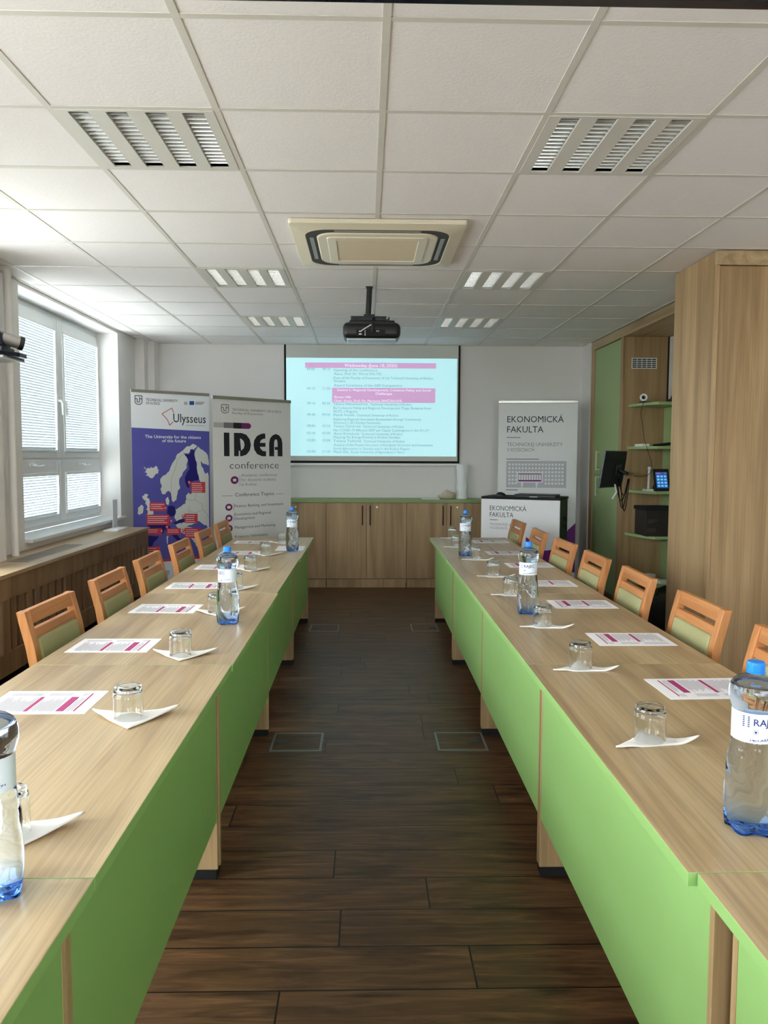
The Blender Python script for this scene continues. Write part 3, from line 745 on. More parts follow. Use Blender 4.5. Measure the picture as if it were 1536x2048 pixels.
for s_, x0, x1, y, bo in (('09:00', 218, 282, 250, .0), ('09:10', 342, 404, 250, .0), ('Opening of the conference', 432, 786, 256, 0), ('Assoc. Prof. Dr. Michal ŠOLTÉS', 434, 818, 286, .0),
                          ('Dean of the Faculty of Economics of the Technical University of Košice,', 432, 1238, 318, 0), ('Slovakia', 434, 528, 344, 0), ('Award Ceremony of the SIEP Competition', 434, 985, 378, .0),
                          ('09:10', 218, 282, 404, .0), ('11:10', 342, 404, 404, .0), ('09:10', 218, 284, 522, 0), ('09:30', 340, 404, 522, 0), ('Viktória Ademonovičová,', 432, 712, 526, .0), ('Technical University of Košice', 728, 1062, 528, 0),
                          ('EU Cohesion Policy and Regional Development Traps: Evidence from', 432, 1220, 558, 0), ('NUTS 2 Regions', 432, 624, 586, 0), ('09:30', 218, 284, 612, 0), ('09:50', 340, 404, 612, 0), ('Patrik Vojtáš,', 432, 604, 614, .0),
                          ('Technical University of Košice', 620, 955, 616, 0), ('Exploring Regional Innovation Ecosystems through Community', 432, 1142, 648, 0), ('Structure in EU Funded Networks', 432, 812, 676, 0), ('09:50', 218, 284, 702, 0), ('10:10', 342, 404, 702, 0),
                          ('Tamara Čižmárová,', 432, 654, 704, .0), ('Technical University of Košice', 668, 1002, 706, 0), ('Has COVID-19 Affected GDP per Capita Convergence in the EU-27?', 432, 1208, 736, 0), ('10:10', 218, 284, 760, 0), ('10:30', 342, 404, 760, 0),
                          ('Anna Kimešová,', 432, 642, 764, .0), ('Technical University of Košice', 656, 990, 766, 0), ('Mapping the Energy Poverty in Košice, Slovakia', 432, 972, 792, 0), ('10:30', 218, 284, 818, 0), ('10:50', 342, 404, 818, 0), ('Tatiana Tašková,', 432, 660, 822, .0),
                          ('Technical University of Košice', 676, 1008, 824, 0), ('Analysis of the Project Structure of European Structural and Investment', 432, 1238, 854, 0), ('Funds Absorption in Slovakia and in the Košice Region', 432, 1048, 884, 0), ('10:50', 218, 284, 908, 0), ('11:10', 342, 404, 908, 0),
                          ('Matúš Žák,', 432, 556, 910, .0), ('Slovak University of Agriculture in Nitra', 570, 1006, 912, 0)):
    tg.text(s_, ff, x0, x1, sz(y), 18.5 / 712, bo)
tg.build('projected_grey_lettering', LITTEXT, t, recalc=False)

# ================================================================== ROLL-UP BANNERS
def crest(b, fn, x, y, wv, h):
    st = .10 * wv
    def seg(p, q): 
        d = Vector((q[0] - p[0], q[1] - p[1])); n_ = Vector((-d.y, d.x)).normalized() * st / 2
        b.poly([fn(p[0] + n_.x, p[1] + n_.y), fn(q[0] + n_.x, q[1] + n_.y), fn(q[0] - n_.x, q[1] - n_.y), fn(p[0] - n_.x, p[1] - n_.y)])
    W = lambda a, c: (x + a * wv, y - c * h)
    pts = [W(0, 0), W(1, 0), W(1, .78), W(.8, .95), W(.5, 1), W(.2, .95), W(0, .78), W(0, 0)]
    for p, q in zip(pts, pts[1:]): seg(p, q)
    for p, q in ((W(0, .35), W(.3, .35)), (W(.3, .35), W(.3, .72)), (W(.3, .72), W(.65, .72)), (W(.65, .72), W(.65, .35)), (W(.65, .35), W(1, .35)), (W(.65, .15), W(.65, .35))): seg(p, q)
def rollup(label, p0, p1, H, slab=True):
    a = Vector((*p0, 0)); b_ = Vector((*p1, 0)); d = b_ - a; W = d.length; rz = math.atan2(d.y, d.x)
    t = thing('roll_up_banner', label, 'banner', (a + b_) / 2, rz, 'roll-up banners')
    w2 = W / 2
    MB().box(-w2, w2, -.001, .001, .085, H - .012).build('printed_sheet', BANNER, t, world=False)
    MB().rbox(-w2 - .004, w2 + .004, -.010, .010, H - .018, H + .012, .004).build('top_rail', STEEL, t, world=False)
    MB().rbox(-w2 - .01, w2 + .01, -.05, .05, .012, .09, .015).build('base', STEEL, t, world=False, smooth=True)
    MB().tube([(0, .035, .08), (0, .03, H - .01)], .009, 8).build('support_pole', STEEL, t, world=False, smooth=True)
    MB().box(-w2 + .12, -w2 + .17, -.12, .06, 0, .0).box(w2 - .17, w2 - .12, -.12, .06, 0, .0).build('foot', STEEL, t, world=False)
    return t, W
# --- blue map banner
t, W = rollup('blue and white banner with a map of Europe beside the radiator cover', (-2.345, 7.886), (-1.677, 8.411), 2.10)
def m1(x, y, e=.0016):
    xl = 83 + (y - 390) * .0156; s_ = (x - xl) / (667 - xl)
    z = (1 - s_) * (2.09 - (y - 385) / 748.) + s_ * (2.09 - (y - 415) / 701.)
    return Vector((-W / 2 + s_ * W, -e, z))
f1 = lambda x, z: Vector((x, -.0020, z))
def jag(P_, amp=5.5, it=2):
    r_ = random.Random(len(P_) * 31 + int(P_[0][0]))
    for _ in range(it):
        Q = []
        for i_, p in enumerate(P_):
            q = P_[(i_ + 1) % len(P_)]; dx, dy = q[0] - p[0], q[1] - p[1]; l = math.hypot(dx, dy) or 1
            k = r_.uniform(-1, 1) * min(amp, l * .28); Q += [p, ((p[0] + q[0]) / 2 - dy / l * k, (p[1] + q[1]) / 2 + dx / l * k)]
        P_ = Q; amp *= .6
    return P_
def bx1(mb, x0, x1, y0, y1, e=.0016): mb.poly([m1(x0, y1, e), m1(x1, y1, e), m1(x1, y0, e), m1(x0, y0, e)])
b = MB(); b.poly([(-W / 2, -.0013, .36), (W / 2, -.0013, .36), (W / 2, -.0013, m1(667, 682).z), (-W / 2, -.0013, m1(83, 655).z)])
b.build('purple_field', PURPLE, t, world=False, recalc=False)
b = MB(); b.poly([(-W / 2, -.0015, .352), (W / 2, -.0015, .352), (W / 2, -.0015, .378), (-W / 2, -.0015, .378)])
LBL = [(518, 630, 1060, 1142), (213, 325, 1217, 1280), (190, 355, 1308, 1385), (183, 300, 1410, 1460), (335, 440, 1410, 1460), (468, 568, 1300, 1370), (468, 592, 1408, 1485), (180, 285, 1550, 1605)]
for q in LBL: bx1(b, *q, .0024)
for (x, y) in ((505, 1066), (325, 1262), (368, 1360), (297, 1435), (337, 1405), (458, 1322), (458, 1428), (168, 1535)):
    b.flat([(x - 11, y - 4), (x - 8, y - 12), (x, y - 15), (x + 8, y - 12), (x + 11, y - 4), (x + 7, y + 6), (x, y + 20), (x - 7, y + 6)], lambda X, Y: m1(X, Y, .0026))
for (p, q) in (((305, 553), (380, 510)), ((305, 553), (325, 572)), ((325, 572), (348, 600)), ((348, 600), (362, 638)), ((362, 638), (388, 612)), ((380, 510), (392, 545))):
    dx, dy = q[0] - p[0], q[1] - p[1]; l = math.hypot(dx, dy); nx, ny = -dy / l * 2.6, dx / l * 2.6
    b.poly([m1(p[0] + nx, p[1] + ny), m1(q[0] + nx, q[1] + ny), m1(q[0] - nx, q[1] - ny), m1(p[0] - nx, p[1] - ny)])
b.build('red_print', REDINK, t, world=False, recalc=False)
b = MB()
ISL = [(175, 945), (187, 972), (196, 958), (214, 962), (222, 948), (236, 955), (262, 940), (272, 952), (281, 970), (276, 995), (252, 1012), (238, 1030), (214, 1028), (186, 1012), (198, 1000), (172, 988), (190, 978)]
SCA = [(290, 1056), (300, 1030), (330, 1008), (352, 985), (372, 940), (395, 900), (412, 862), (445, 835), (470, 815), (500, 792), (530, 780), (548, 778), (575, 795), (556, 808), (545, 820), (515, 818), (500, 850), (466, 846), (488, 872), (497, 905), (490, 945), (462, 985), (438, 1030), (430, 1066), (436, 1110), (418, 1140), (408, 1196), (386, 1216), (372, 1190), (366, 1140), (352, 1128), (330, 1150), (304, 1152), (292, 1120), (302, 1090)]
KOL = [(575, 797), (615, 822), (650, 856), (660, 900), (656, 940), (628, 925), (596, 905), (600, 930), (618, 965), (630, 1000), (650, 990), (658, 1010), (658, 1420), (640, 1390), (600, 1372), (575, 1352), (548, 1372), (500, 1388), (470, 1410), (448, 1370), (416, 1372), (392, 1330), (402, 1268), (452, 1236), (476, 1228), (480, 1170), (500, 1140), (520, 1150), (580, 1110), (592, 1060), (582, 1030), (566, 960), (562, 905), (550, 870), (556, 830)]
GBR = [(160, 1166), (180, 1152), (204, 1158), (196, 1180), (212, 1200), (216, 1240), (240, 1290), (236, 1306), (186, 1312), (200, 1284), (184, 1270), (198, 1248), (180, 1226), (188, 1204), (170, 1190)]
IRL = [(132, 1256), (150, 1236), (168, 1244), (166, 1290), (140, 1314), (128, 1296)]
DEN = [(330, 1188), (350, 1172), (356, 1200), (350, 1236), (334, 1226)]
BAL = [(400, 1378), (450, 1376), (500, 1400), (590, 1420), (600, 1470), (570, 1490), (590, 1540), (556, 1550), (530, 1500), (500, 1470), (460, 1450), (420, 1410)]
POR = [(140, 1500), (160, 1494), (166, 1530), (152, 1578), (138, 1560)]
SIC = [(336, 1470), (348, 1470), (344, 1530), (334, 1524)]
for P_ in (ISL, SCA, KOL, GBR, IRL, DEN, BAL, POR, SIC): b.flat(jag(P_), lambda X, Y: m1(X, Y, .0017))
b.build('map_land', LAND, t, world=False, recalc=False)
b = MB()
FIN = [(518, 820), (532, 814), (548, 822), (550, 868), (562, 905), (566, 960), (580, 1028), (574, 1046), (520, 1060), (504, 1105), (488, 1096), (474, 1060), (476, 1022), (510, 960), (498, 900), (488, 872), (462, 842), (500, 856), (512, 850)]
GER = [(344, 1246), (366, 1238), (396, 1250), (404, 1290), (392, 1318), (352, 1322), (338, 1296)]
FRA = [(196, 1386), (240, 1380), (300, 1320), (352, 1330), (360, 1372), (330, 1410), (312, 1450), (226, 1462), (224, 1420)]
AUT = [(380, 1370), (430, 1345), (480, 1330), (510, 1340), (460, 1366), (400, 1384)]
ITA = [(310, 1400), (356, 1392), (372, 1420), (420, 1470), (446, 1500), (436, 1512), (400, 1490), (362, 1450), (330, 1430)]
ESP = [(148, 1478), (180, 1468), (272, 1470), (268, 1490), (236, 1530), (214, 1580), (176, 1590), (160, 1574), (168, 1520), (150, 1494)]
for P_ in (FIN, GER, FRA, AUT, ITA, ESP): b.flat(jag(P_, 4), lambda X, Y: m1(X, Y, .0020))
k_ = b; b = MB()
for ln in ([(470, 850), (440, 870), (415, 905), (402, 960), (385, 1000), (370, 1050), (372, 1110), (366, 1140)], [(480, 1190), (520, 1200), (548, 1196), (560, 1150)], [(500, 1240), (505, 1285), (560, 1290), (610, 1270), (600, 1225), (548, 1196)], [(610, 1270), (640, 1300), (657, 1330)], [(505, 1285), (500, 1330), (540, 1345)]):
    for p, q in zip(ln, ln[1:]):
        dx, dy = q[0] - p[0], q[1] - p[1]; l = math.hypot(dx, dy); nx, ny = -dy / l * .9, dx / l * .9
        b.poly([m1(p[0] + nx, p[1] + ny, .0021), m1(q[0] + nx, q[1] + ny, .0021), m1(q[0] - nx, q[1] - ny, .0021), m1(p[0] - nx, p[1] - ny, .0021)])
b.build('map_borders', GREYINK, t, world=False, recalc=False); b = k_
b.build('map_highlights', NAVYINK, t, world=False, recalc=False)
b = MB()
b.text('The University for the citizens', f1, m1(182, 728).x, m1(600, 740).x, m1(400, 735).z, .030, .014)
b.text('of the future', f1, m1(306, 760).x, m1(485, 764).x, m1(400, 764).z, .030, .014)
for (x0, x1, y0, y1) in LBL:
    y = y0 + 12
    while y < y1 - 8:
        bx1(b, x0 + 8, x1 - 8 - rnd.uniform(0, .25) * (x1 - x0), y, y + 4, .0028); y += 15
for (x, y) in ((505, 1064), (325, 1258), (368, 1356), (297, 1431), (337, 1401), (458, 1318), (458, 1424), (168, 1531)):
    bx1(b, x - 4, x + 4, y - 5, y + 3, .0030)
b.build('white_print', WHITEINK, t, world=False, recalc=False)
b = MB()
crest(b, f1, m1(112, 420).x, m1(112, 418).z, .072, .088)
b.text('TECHNICAL UNIVERSITY', f1, m1(190, 452).x, m1(424, 452).x, m1(190, 452).z - .006, .026, .004)
b.text('OF KOŠICE', f1, m1(190, 478).x, m1(290, 478).x, m1(190, 478).z - .006, .026, .004)
b.text('Ulysseus', f1, m1(390, 612).x, m1(640, 612).x, m1(520, 618).z, .088, .004)
b.text('EUROPEAN UNIVERSITY', f1, m1(488, 636).x, m1(638, 640).x, m1(560, 642).z, .008, 0)
for i in range(3): bx1(b, 558, 632 - i * 8, 464 + i * 8, 467 + i * 8)
for i in range(3): bx1(b, 472, 498, 464 + i * 8, 467 + i * 8)
y = 1735
while y < 1800: bx1(b, 290, 355 - rnd.uniform(0, 20), y, y + 4); y += 12
b.build('dark_print', DARKINK, t, world=False, recalc=False)
b = MB(); bx1(b, 514, 550, 458, 486); b.build('blue_flag', EUBLUE, t, world=False, recalc=False)

# --- conference banner
t, W = rollup('white conference banner with big black capitals at the screen end of the window-side tables', (-1.430, 7.340), (-.768, 7.960), 2.0)
def m2(x, y, e=.0016):
    s_ = (x - 698) / (1288 - 698.)
    z = (1 - s_) * (1.995 - (y - 432) / 805.) + s_ * (1.995 - (y - 464) / 743.)
    return Vector((-W / 2 + s_ * W, -e, z))
X2 = lambda x: m2(x, 900).x
Z2 = lambda y: m2(993, y).z
f2 = lambda x, y: Vector((X2(x), -.0018, y))
g2 = lambda x, y: Vector((X2(x), -.0018, Z2(y)))
b = MB()
def blk(P_): b.flat(P_, g2)
blk([(775, 700), (815, 700), (815, 872), (775, 872)])                                   # I
D_o = [(848, 700), (905, 700), (940, 712), (965, 745), (974, 786), (965, 828), (940, 860), (905, 872), (882, 872), (882, 832), (900, 830), (920, 812), (926, 786), (920, 760), (900, 742), (892, 740), (892, 872), (848, 872)]
blk(D_o)
E_o = [(1085, 700), (1060, 700), (1022, 718), (1000, 750), (994, 786), (1000, 824), (1022, 856), (1060, 872), (1090, 872), (1090, 834), (1066, 832), (1048, 815), (1042, 800), (1086, 800), (1086, 770), (1042, 770), (1050, 752), (1066, 740), (1085, 738)]
blk(E_o)
A_o = [(1115, 872), (1115, 770), (1122, 736), (1142, 712), (1168, 700), (1194, 710), (1214, 736), (1221, 770), (1221, 872), (1182, 872), (1182, 822), (1160, 822), (1160, 800), (1182, 800), (1182, 770), (1178, 748), (1168, 740), (1158, 750), (1154, 770), (1154, 872)]
blk(A_o)
b.poly([g2(845, 625), g2(845, 668), g2(905, 668), g2(905, 625)])
b.text('conference', f2, 815, 1190, Z2(965), .068, -.012)
b.text('Conference Topics', f2, 852, 1150, Z2(1170), .034, -.004)
b.text('Finance, Banking, and Investment', f2, 848, 1225, Z2(1250), .026, -.004)
b.text('Economics and Regional', f2, 848, 1125, Z2(1312), .026, -.004); b.text('Development', f2, 848, 1000, Z2(1344), .026, -.004)
b.text('Management and Marketing', f2, 848, 1160, Z2(1410), .026, -.004); b.text('Economic Informatics', f2, 848, 1098, Z2(1480), .026, -.004)
b.build('dark_lettering', DARKINK, t, world=False, recalc=False)
b = MB()
crest(b, lambda x, z: Vector((x, -.0018, z)), X2(760), Z2(498), .078, .078)
b.text('TECHNICAL UNIVERSITY OF KOŠICE', f2, 838, 1213, Z2(538), .022, .002); b.text('Faculty of Economics', f2, 838, 1068, Z2(562), .020, .002)
b.text('Academic conference', f2, 900, 1176, Z2(1024), .029, -.006); b.text('for doctoral students', f2, 900, 1166, Z2(1058), .029, -.006); b.text('in Košice', f2, 900, 1014, Z2(1092), .029, -.006)
for (a, c_) in ((758, 835), (1165, 1225)): b.poly([g2(a, 1164), g2(c_, 1164), g2(c_, 1161), g2(a, 1161)])
for (a, c_, x) in ((1010, 1095, 888), (1220, 1275, 840), (1300, 1355, 840)): b.poly([g2(x, a), g2(x + 2, a), g2(x + 2, c_), g2(x, c_)])
b.build('grey_lettering', GREYINK, t, world=False, recalc=False)
b = MB()
for (x, y, r) in ((850, 1048, 29), (806, 1247, 26), (806, 1328, 26), (806, 1404, 26)): b.flat([(x + r * math.cos(a * .2618), y + r * math.sin(a * .2618)) for a in range(24)], g2)
b.flat([(905, 625), (960, 625), (972, 634), (977, 647), (972, 660), (960, 668), (905, 668)], g2)
b.build('plum_discs', PLUM, t, world=False, recalc=False)
b = MB(); g2b = lambda x, y: Vector((X2(x), -.0024, Z2(y)))
for (x, y) in ((850, 1048), (806, 1247), (806, 1328), (806, 1404)): b.flat([(x - 14, y - 6), (x, y - 12), (x + 14, y - 6), (x + 10, y + 10), (x - 10, y + 10)], g2b)
b.build('white_icons', WHITEINK, t, world=False, recalc=False)
b = MB(); b.poly([g2(703, 628), g2(703, 664), g2(775, 664), g2(775, 628)]); b.build('pale_bar', MAPGREY, t, world=False, recalc=False)
b = MB(); b.poly([g2(775, 626), g2(775, 666), g2(845, 666), g2(845, 626)]); b.build('grey_bar', GREYINK, t, world=False, recalc=False)

# --- faculty banner
t, W = rollup('white banner with a grey building print standing behind the lectern', (1.432, 8.455), (2.262, 8.345), 2.045)
X3 = lambda x: -W / 2 + (x - 197) / (752. - 197) * W
Z3 = lambda y: 2.045 - (y - 440) / 652.
f3 = lambda x, y: Vector((X3(x), -.0018, y)); g3 = lambda x, y: Vector((X3(x), -.0018, Z3(y))); h3 = lambda x, y: Vector((X3(x), -.0026, Z3(y)))
b = MB(); b.text('EKONOMICKÁ', f3, 258, 655, Z3(585), .066, 0.0); b.text('FAKULTA', f3, 258, 514, Z3(656), .066, 0.0)
b.build('dark_lettering', DARKINK, t, world=False, recalc=False)
b = MB(); b.text('TECHNICKEJ UNIVERZITY', f3, 258, 650, Z3(752), .038, -.008); b.text('V KOŠICIACH', f3, 258, 450, Z3(790), .038, -.008)
b.poly([g3(256, 694), g3(352, 694), g3(352, 689), g3(256, 689)])
b.poly([g3(256, 846), g3(486, 846), g3(486, 840), g3(256, 840)]); b.poly([g3(256, 1064), g3(340, 1064), g3(340, 1058), g3(256, 1058)])
b.build('grey_lettering', GREYINK, t, world=False, recalc=False)
b = MB(); b.poly([g3(256, 1044), g3(680, 1044), g3(680, 856), g3(256, 856)]); b.build('facade_field', MAPGREY, t, world=False, recalc=False)
b = MB()
for i in range(17):
    for j in range(6):
        x, y = 272 + i * 23.4, 874 + j * 26.5
        if 330 < x < 515 and 932 < y < 1012: continue
        if j == 5 and 350 < x < 500: continue
        b.poly([h3(x, y + 15), h3(x + 14, y + 15), h3(x + 14, y), h3(x, y)])
b.poly([h3(332, 1008), h3(516, 1008), h3(516, 934), h3(332, 934)])
for x in (366, 470): b.poly([h3(x, 1044), h3(x + 6, 1044), h3(x + 14, 1008), h3(x - 6, 1008)])
b.build('facade_windows', WHITEINK, t, world=False, recalc=False)
b = MB(); k3 = lambda x, y: Vector((X3(x), -.0034, Z3(y)))
b.poly([k3(342, 1000), k3(506, 1000), k3(506, 990), k3(342, 990)]); b.poly([k3(342, 950), k3(506, 950), k3(506, 944), k3(342, 944)])
for i in range(10): b.poly([k3(342 + i * 17.9, 992), k3(345 + i * 17.9, 992), k3(345 + i * 17.9, 948), k3(342 + i * 17.9, 948)])
b.flat([(560, 1640), (600, 1540), (640, 1430), (700, 1340), (752, 1290), (752, 1640)], g3)
b.build('violet_print', PURP2, t, world=False, recalc=False)

# ================================================================== LECTERN
a = Vector((1.142, 7.68, 0)); e_ = Vector((1.842, 7.352, 0)); d = e_ - a; LW = d.length; rz = math.atan2(d.y, d.x); LH = 1.062
t = thing('lectern', 'dark green lectern with a white lettered front panel', 'lectern', ((a + e_) / 2), rz)
w2 = LW / 2
MB().box(-w2 + .004, w2 - .004, .008, .40, .06, LH - .022).box(-w2 + .03, w2 - .03, .03, .38, 0, .06).build('body', mat('lectern_dark_green', (30, 44, 30), 0.5), t, world=False)
MB().box(-w2 - .003, w2 + .003, .0, .41, LH - .022, LH).build('top', BLACKMAT, t, world=False)
MB().box(-w2, w2, -.006, .008, .05, LH - .024).build('front_panel', BANNER, t, world=False)
X4 = lambda x: -w2 + (x - 565) / (1268. - 565) * LW
Z4 = lambda y: LH - .006 - (y - 421) / 938.
f4 = lambda x, y: Vector((X4(x), -.0072, y)); g4 = lambda x, y: Vector((X4(x), -.0072, Z4(y)))
b = MB(); b.text('EKONOMICKÁ', f4, 645, 975, Z4(542), .046, -.004); b.text('FAKULTA', f4, 645, 860, Z4(602), .046, -.004)
b.poly([g4(645, 632), g4(720, 632), g4(720, 627), g4(645, 627)]); b.build('dark_lettering', DARKINK, t, world=False, recalc=False)
b = MB(); b.text('TECHNICKEJ UNIVERZITY', f4, 645, 975, Z4(680), .024, -.008); b.text('V KOŠICIACH', f4, 645, 805, Z4(714), .024, -.008); b.build('grey_lettering', GREYINK, t, world=False, recalc=False)
b = MB(); b.flat([(975, 1100), (975, 775), (1000, 790), (1060, 860), (1150, 890), (1268, 870), (1268, 1300), (700, 1300)], g4); b.build('violet_print', PURP2, t, world=False, recalc=False)
for z in (.78, .86): MB().tube([(w2 - .004, .2, z), (w2 + .02, .2, z), (w2 + .025, .2, z - .03)], .010, 8).build('side_catch', BLACKMAT, t, world=False, smooth=True)
MW = Matrix.Translation((a + e_) / 2) @ Matrix.Rotation(rz, 4, 'Z')
# mouse and laptop on the lectern
p = MW @ Vector((-w2 + .165, .12, LH))
o = thing('computer_mouse', 'black computer mouse on the lectern top', 'mouse', p, rz)
b = MB(); bmesh.ops.create_uvsphere(b.bm, u_segments=20, v_segments=12, radius=1)
for v in b.bm.verts: v.co = Vector((v.co.x * .055, v.co.y * .034, max(0, v.co.z) * .040 * (1 - .25 * v.co.x)))
b.build('shell', BLACK, o, smooth=True, world=False)
MB().tube([(-.05, 0, .006), (-.09, .03, .004), (-.12, .10, .004)], .003, 6).build('cable', BLACK, o, world=False)
p = MW @ Vector((-w2 + .515, .17, LH))
o = thing('laptop', 'closed black laptop lying flat on the lectern top', 'laptop', p, rz)
MB().rbox(-.20, .20, -.12, .12, .002, .016, .0).build('base', BLACK, o, world=False)
MB().rbox(-.20, .20, -.12, .12, .0165, .026, .004).build('lid', BLACK, o, world=False)
MB().box(-.05, .03, -.1212, -.1195, .005, .0).build('front_sticker', WHITE, o, world=False)

# ================================================================== RIGHT: wardrobe, niche, tall cabinet
FX = 2.475
t = thing('wardrobe', 'tall oak wardrobe reaching the ceiling by the bookcase-side chairs', 'wardrobe', (2.55, 5.05, 0))
MB().box(2.108, 2.99, 4.775, 5.375, 0, CZ - .008).build('carcass', OAK_Z, t)
MB().box(2.108, 2.128, 4.742, 4.774, 0, 2.612).build('edge_panel', OAK_Z, t, bevel=.0008)
MB().box(2.108, 2.99, 4.738, 4.774, 2.613, CZ - .008).build('top_panel', OAK_Y, t, bevel=.0008)
MB().box(2.1295, 2.99, 4.752, 4.774, .02, 2.609).build('door', OAK_Z, t, bevel=.0008)
t = thing('tall_cabinet', 'tall cabinet with green doors and oak side panel in the far corner', 'cabinet', (2.72, 8.08, 0))
MB().box(2.4935, 2.99, 7.545, 7.565, 0, 2.609).build('side_panel', OAK_Z, t)
MB().box(FX, FX + .018, 7.545, 7.63, 0, 2.609).build('near_stile', OAK_Z, t)
MB().box(FX, FX + .022, 8.50, 8.61, 0, 2.609).build('far_stile', OAK_Z, t)
MB().box(2.52, 2.99, 7.57, 8.60, .0, 2.60).build('carcass', OAK_Z, t)
for (z0, z1, hz) in ((1.272, 2.604, (1.31, 1.515)), (.06, 1.262, (1.04, 1.245))):
    d_ = MB().box(FX + .012, FX + .03, 7.632, 8.498, z0, z1).build('door', GREEN2, t, bevel=.0008)
    MB().tube([(FX + .012, 8.28, hz[0] + .01), (FX - .022, 8.28, hz[0] + .01), (FX - .024, 8.28, hz[0]), (FX - .024, 8.28, hz[1]), (FX - .022, 8.28, hz[1] - .01), (FX + .012, 8.28, hz[1] - .01)], .007, 8).build('handle', CHROME, d_, smooth=True)
v_ = MB().box(2.555, 2.80, 7.5405, 7.5448, 2.305, 2.408)
v_.m(1)
for i in range(5):
    for j in range(5): v_.box(2.563 + i * .047, 2.563 + i * .047 + .040, 7.5385, 7.5404, 2.314 + j * .0185, 2.314 + j * .0185 + .0105)
v_.build('air_vent', [WHITE, BLACKMAT], t)
struct('trim_3', MB().box(FX - .002, FX + .02, 5.376, 8.611, 2.611, CZ - .008).box(FX + .02, 2.999, 5.376, 7.56, 2.611, 2.63), OAK_Y)
# corner shelf unit in the niche
t = thing('corner_shelves', 'green rounded corner shelves between wardrobe and green-doored tall cabinet', 'shelves', (2.75, 7.3, 0))
MB().box(2.885, 2.995, 5.40, 7.544, 0, 1.93).build('back_panel', GREEN2, t)
SH = [1.960, 1.556, 1.140, .722, .270]
for z in SH:
    MB().prism([(2.530, 7.544), (2.538, 7.46), (2.552, 7.38), (2.572, 7.30), (2.598, 7.22), (2.630, 7.15), (2.665, 7.10), (2.884, 7.10), (2.884, 7.544)], lambda x, y: (x, y, z - .026), lambda x, y: (x, y, z)).build('shelf', GREEN2, t, bevel=.0008)
b = MB().box(2.915, 2.935, 5.42, 7.530, 1.99, 2.605)
t = thing('whiteboard', 'white board with black edge leaning in the niche above the corner shelves', 'whiteboard', (2.96, 6.5, 1.98))
b.build('panel', BOARD, t)
MB().box(2.905, 2.94, 7.531, 7.5435, 1.962, 2.608).build('frame', BLACKMAT, t)
b = MB().rbox(2.79, 2.90, 7.14, 7.26, SH[0] + .0003, SH[0] + .03, .006); b.hexa([(2.82, 7.16, SH[0] + .03), (2.89, 7.16, SH[0] + .03), (2.89, 7.24, SH[0] + .03), (2.82, 7.24, SH[0] + .03), (2.85, 7.18, SH[0] + .12), (2.89, 7.18, SH[0] + .12), (2.89, 7.22, SH[0] + .12), (2.85, 7.22, SH[0] + .12)])
tag(b.build('black_stand', BLACK), 'black stand at the end of the topmost green corner shelf', 'stand')
# webcam
t = thing('webcam', 'round white faced webcam on the topmost green corner shelf', 'webcam', (2.60, 7.34, SH[0]))
c0 = Vector((2.595, 7.30, SH[0] + .052)); fd = Vector((-.33, -.94, 0)).normalized()
Mw = Matrix.Translation(c0) @ fd.to_track_quat('Z', 'Y').to_matrix().to_4x4()
MB().lathe([(0, -.024), (.030, -.024), (.036, -.016), (.036, 0), (0, 0)], 28, M=Mw).build('housing', BLACK, t, smooth=True)
MB().lathe([(.017, .001), (.018, .004), (.033, .004), (.035, .0005)], 28, M=Mw).build('ring', WHITE, t, smooth=True)
MB().lathe([(0, .0), (.012, .004), (.0165, .001)], 28, M=Mw).build('lens', NAVY, t, smooth=True)
MB().rbox(2.57, 2.66, 7.27, 7.36, SH[0], SH[0] + .012, .004).tube([c0 + Vector((.005, .015, -.03)), (2.605, 7.315, SH[0] + .01)], .008, 8).build('clip_foot', BLACK, t)
# monitor on an arm
mc = Vector((2.215, 6.93, 1.345)); bn = Vector((.75, -.65, -.15)).normalized()
t = thing('monitor', 'black monitor seen from behind on a wall arm before the green corner shelves', 'monitor', (mc.x, mc.y, 1.17))
Mm = Matrix.Translation(mc) @ bn.to_track_quat('Z', 'Y').to_matrix().to_4x4() @ Matrix.Rotation(math.radians(0), 4, 'Z')
MB().rbox(-.235, .235, -.165, .165, -.018, .0, .006, M=Mm).build('screen_bezel', NAVY, t)
MB().hexa([Mm @ Vector(q) for q in ((-.225, -.155, .0), (.225, -.155, .0), (.225, .155, .0), (-.225, .155, .0), (-.15, -.10, .035), (.15, -.10, .035), (.15, .10, .035), (-.15, .10, .035))]).build('rear_shell', BLACKMAT, t)
b = MB().rbox(-.05, .05, -.05, .05, .0352, .046, .003, M=Mm)
q0 = Mm @ Vector((0, 0, .05)); b.tube([q0, q0 + Vector((.06, -.02, -.03)), Vector((2.42, 7.18, 1.30)), Vector((2.50, 7.50, 1.30)), Vector((2.50, 7.544, 1.30))], .017, 10)
b.build('wall_arm', BLACK, t, smooth=True)
def sag(p, q, s, n=10):
    p, q = Vector(p), Vector(q); return [p.lerp(q, i / n) + Vector((0, 0, -s * math.sin(math.pi * i / n))) for i in range(n + 1)]
for i, (dx, s_) in enumerate(((-.02, .20), (.02, .27), (.05, .15), (.09, .30))):
    MB().tube(sag(Mm @ Vector((dx, -.08, .036)), (2.44 + .015 * i, 7.22 + .03 * i, 1.25), s_), .0045, 6).build('cable', BLACKMAT, t, smooth=True)
MB().tube([Mm @ Vector((.0, -.13, .03)), Mm @ Vector((.03, -.20, .045)), Mm @ Vector((-.02, -.26, .04))], .008, 6).build('plug', WHITE, t, smooth=True)
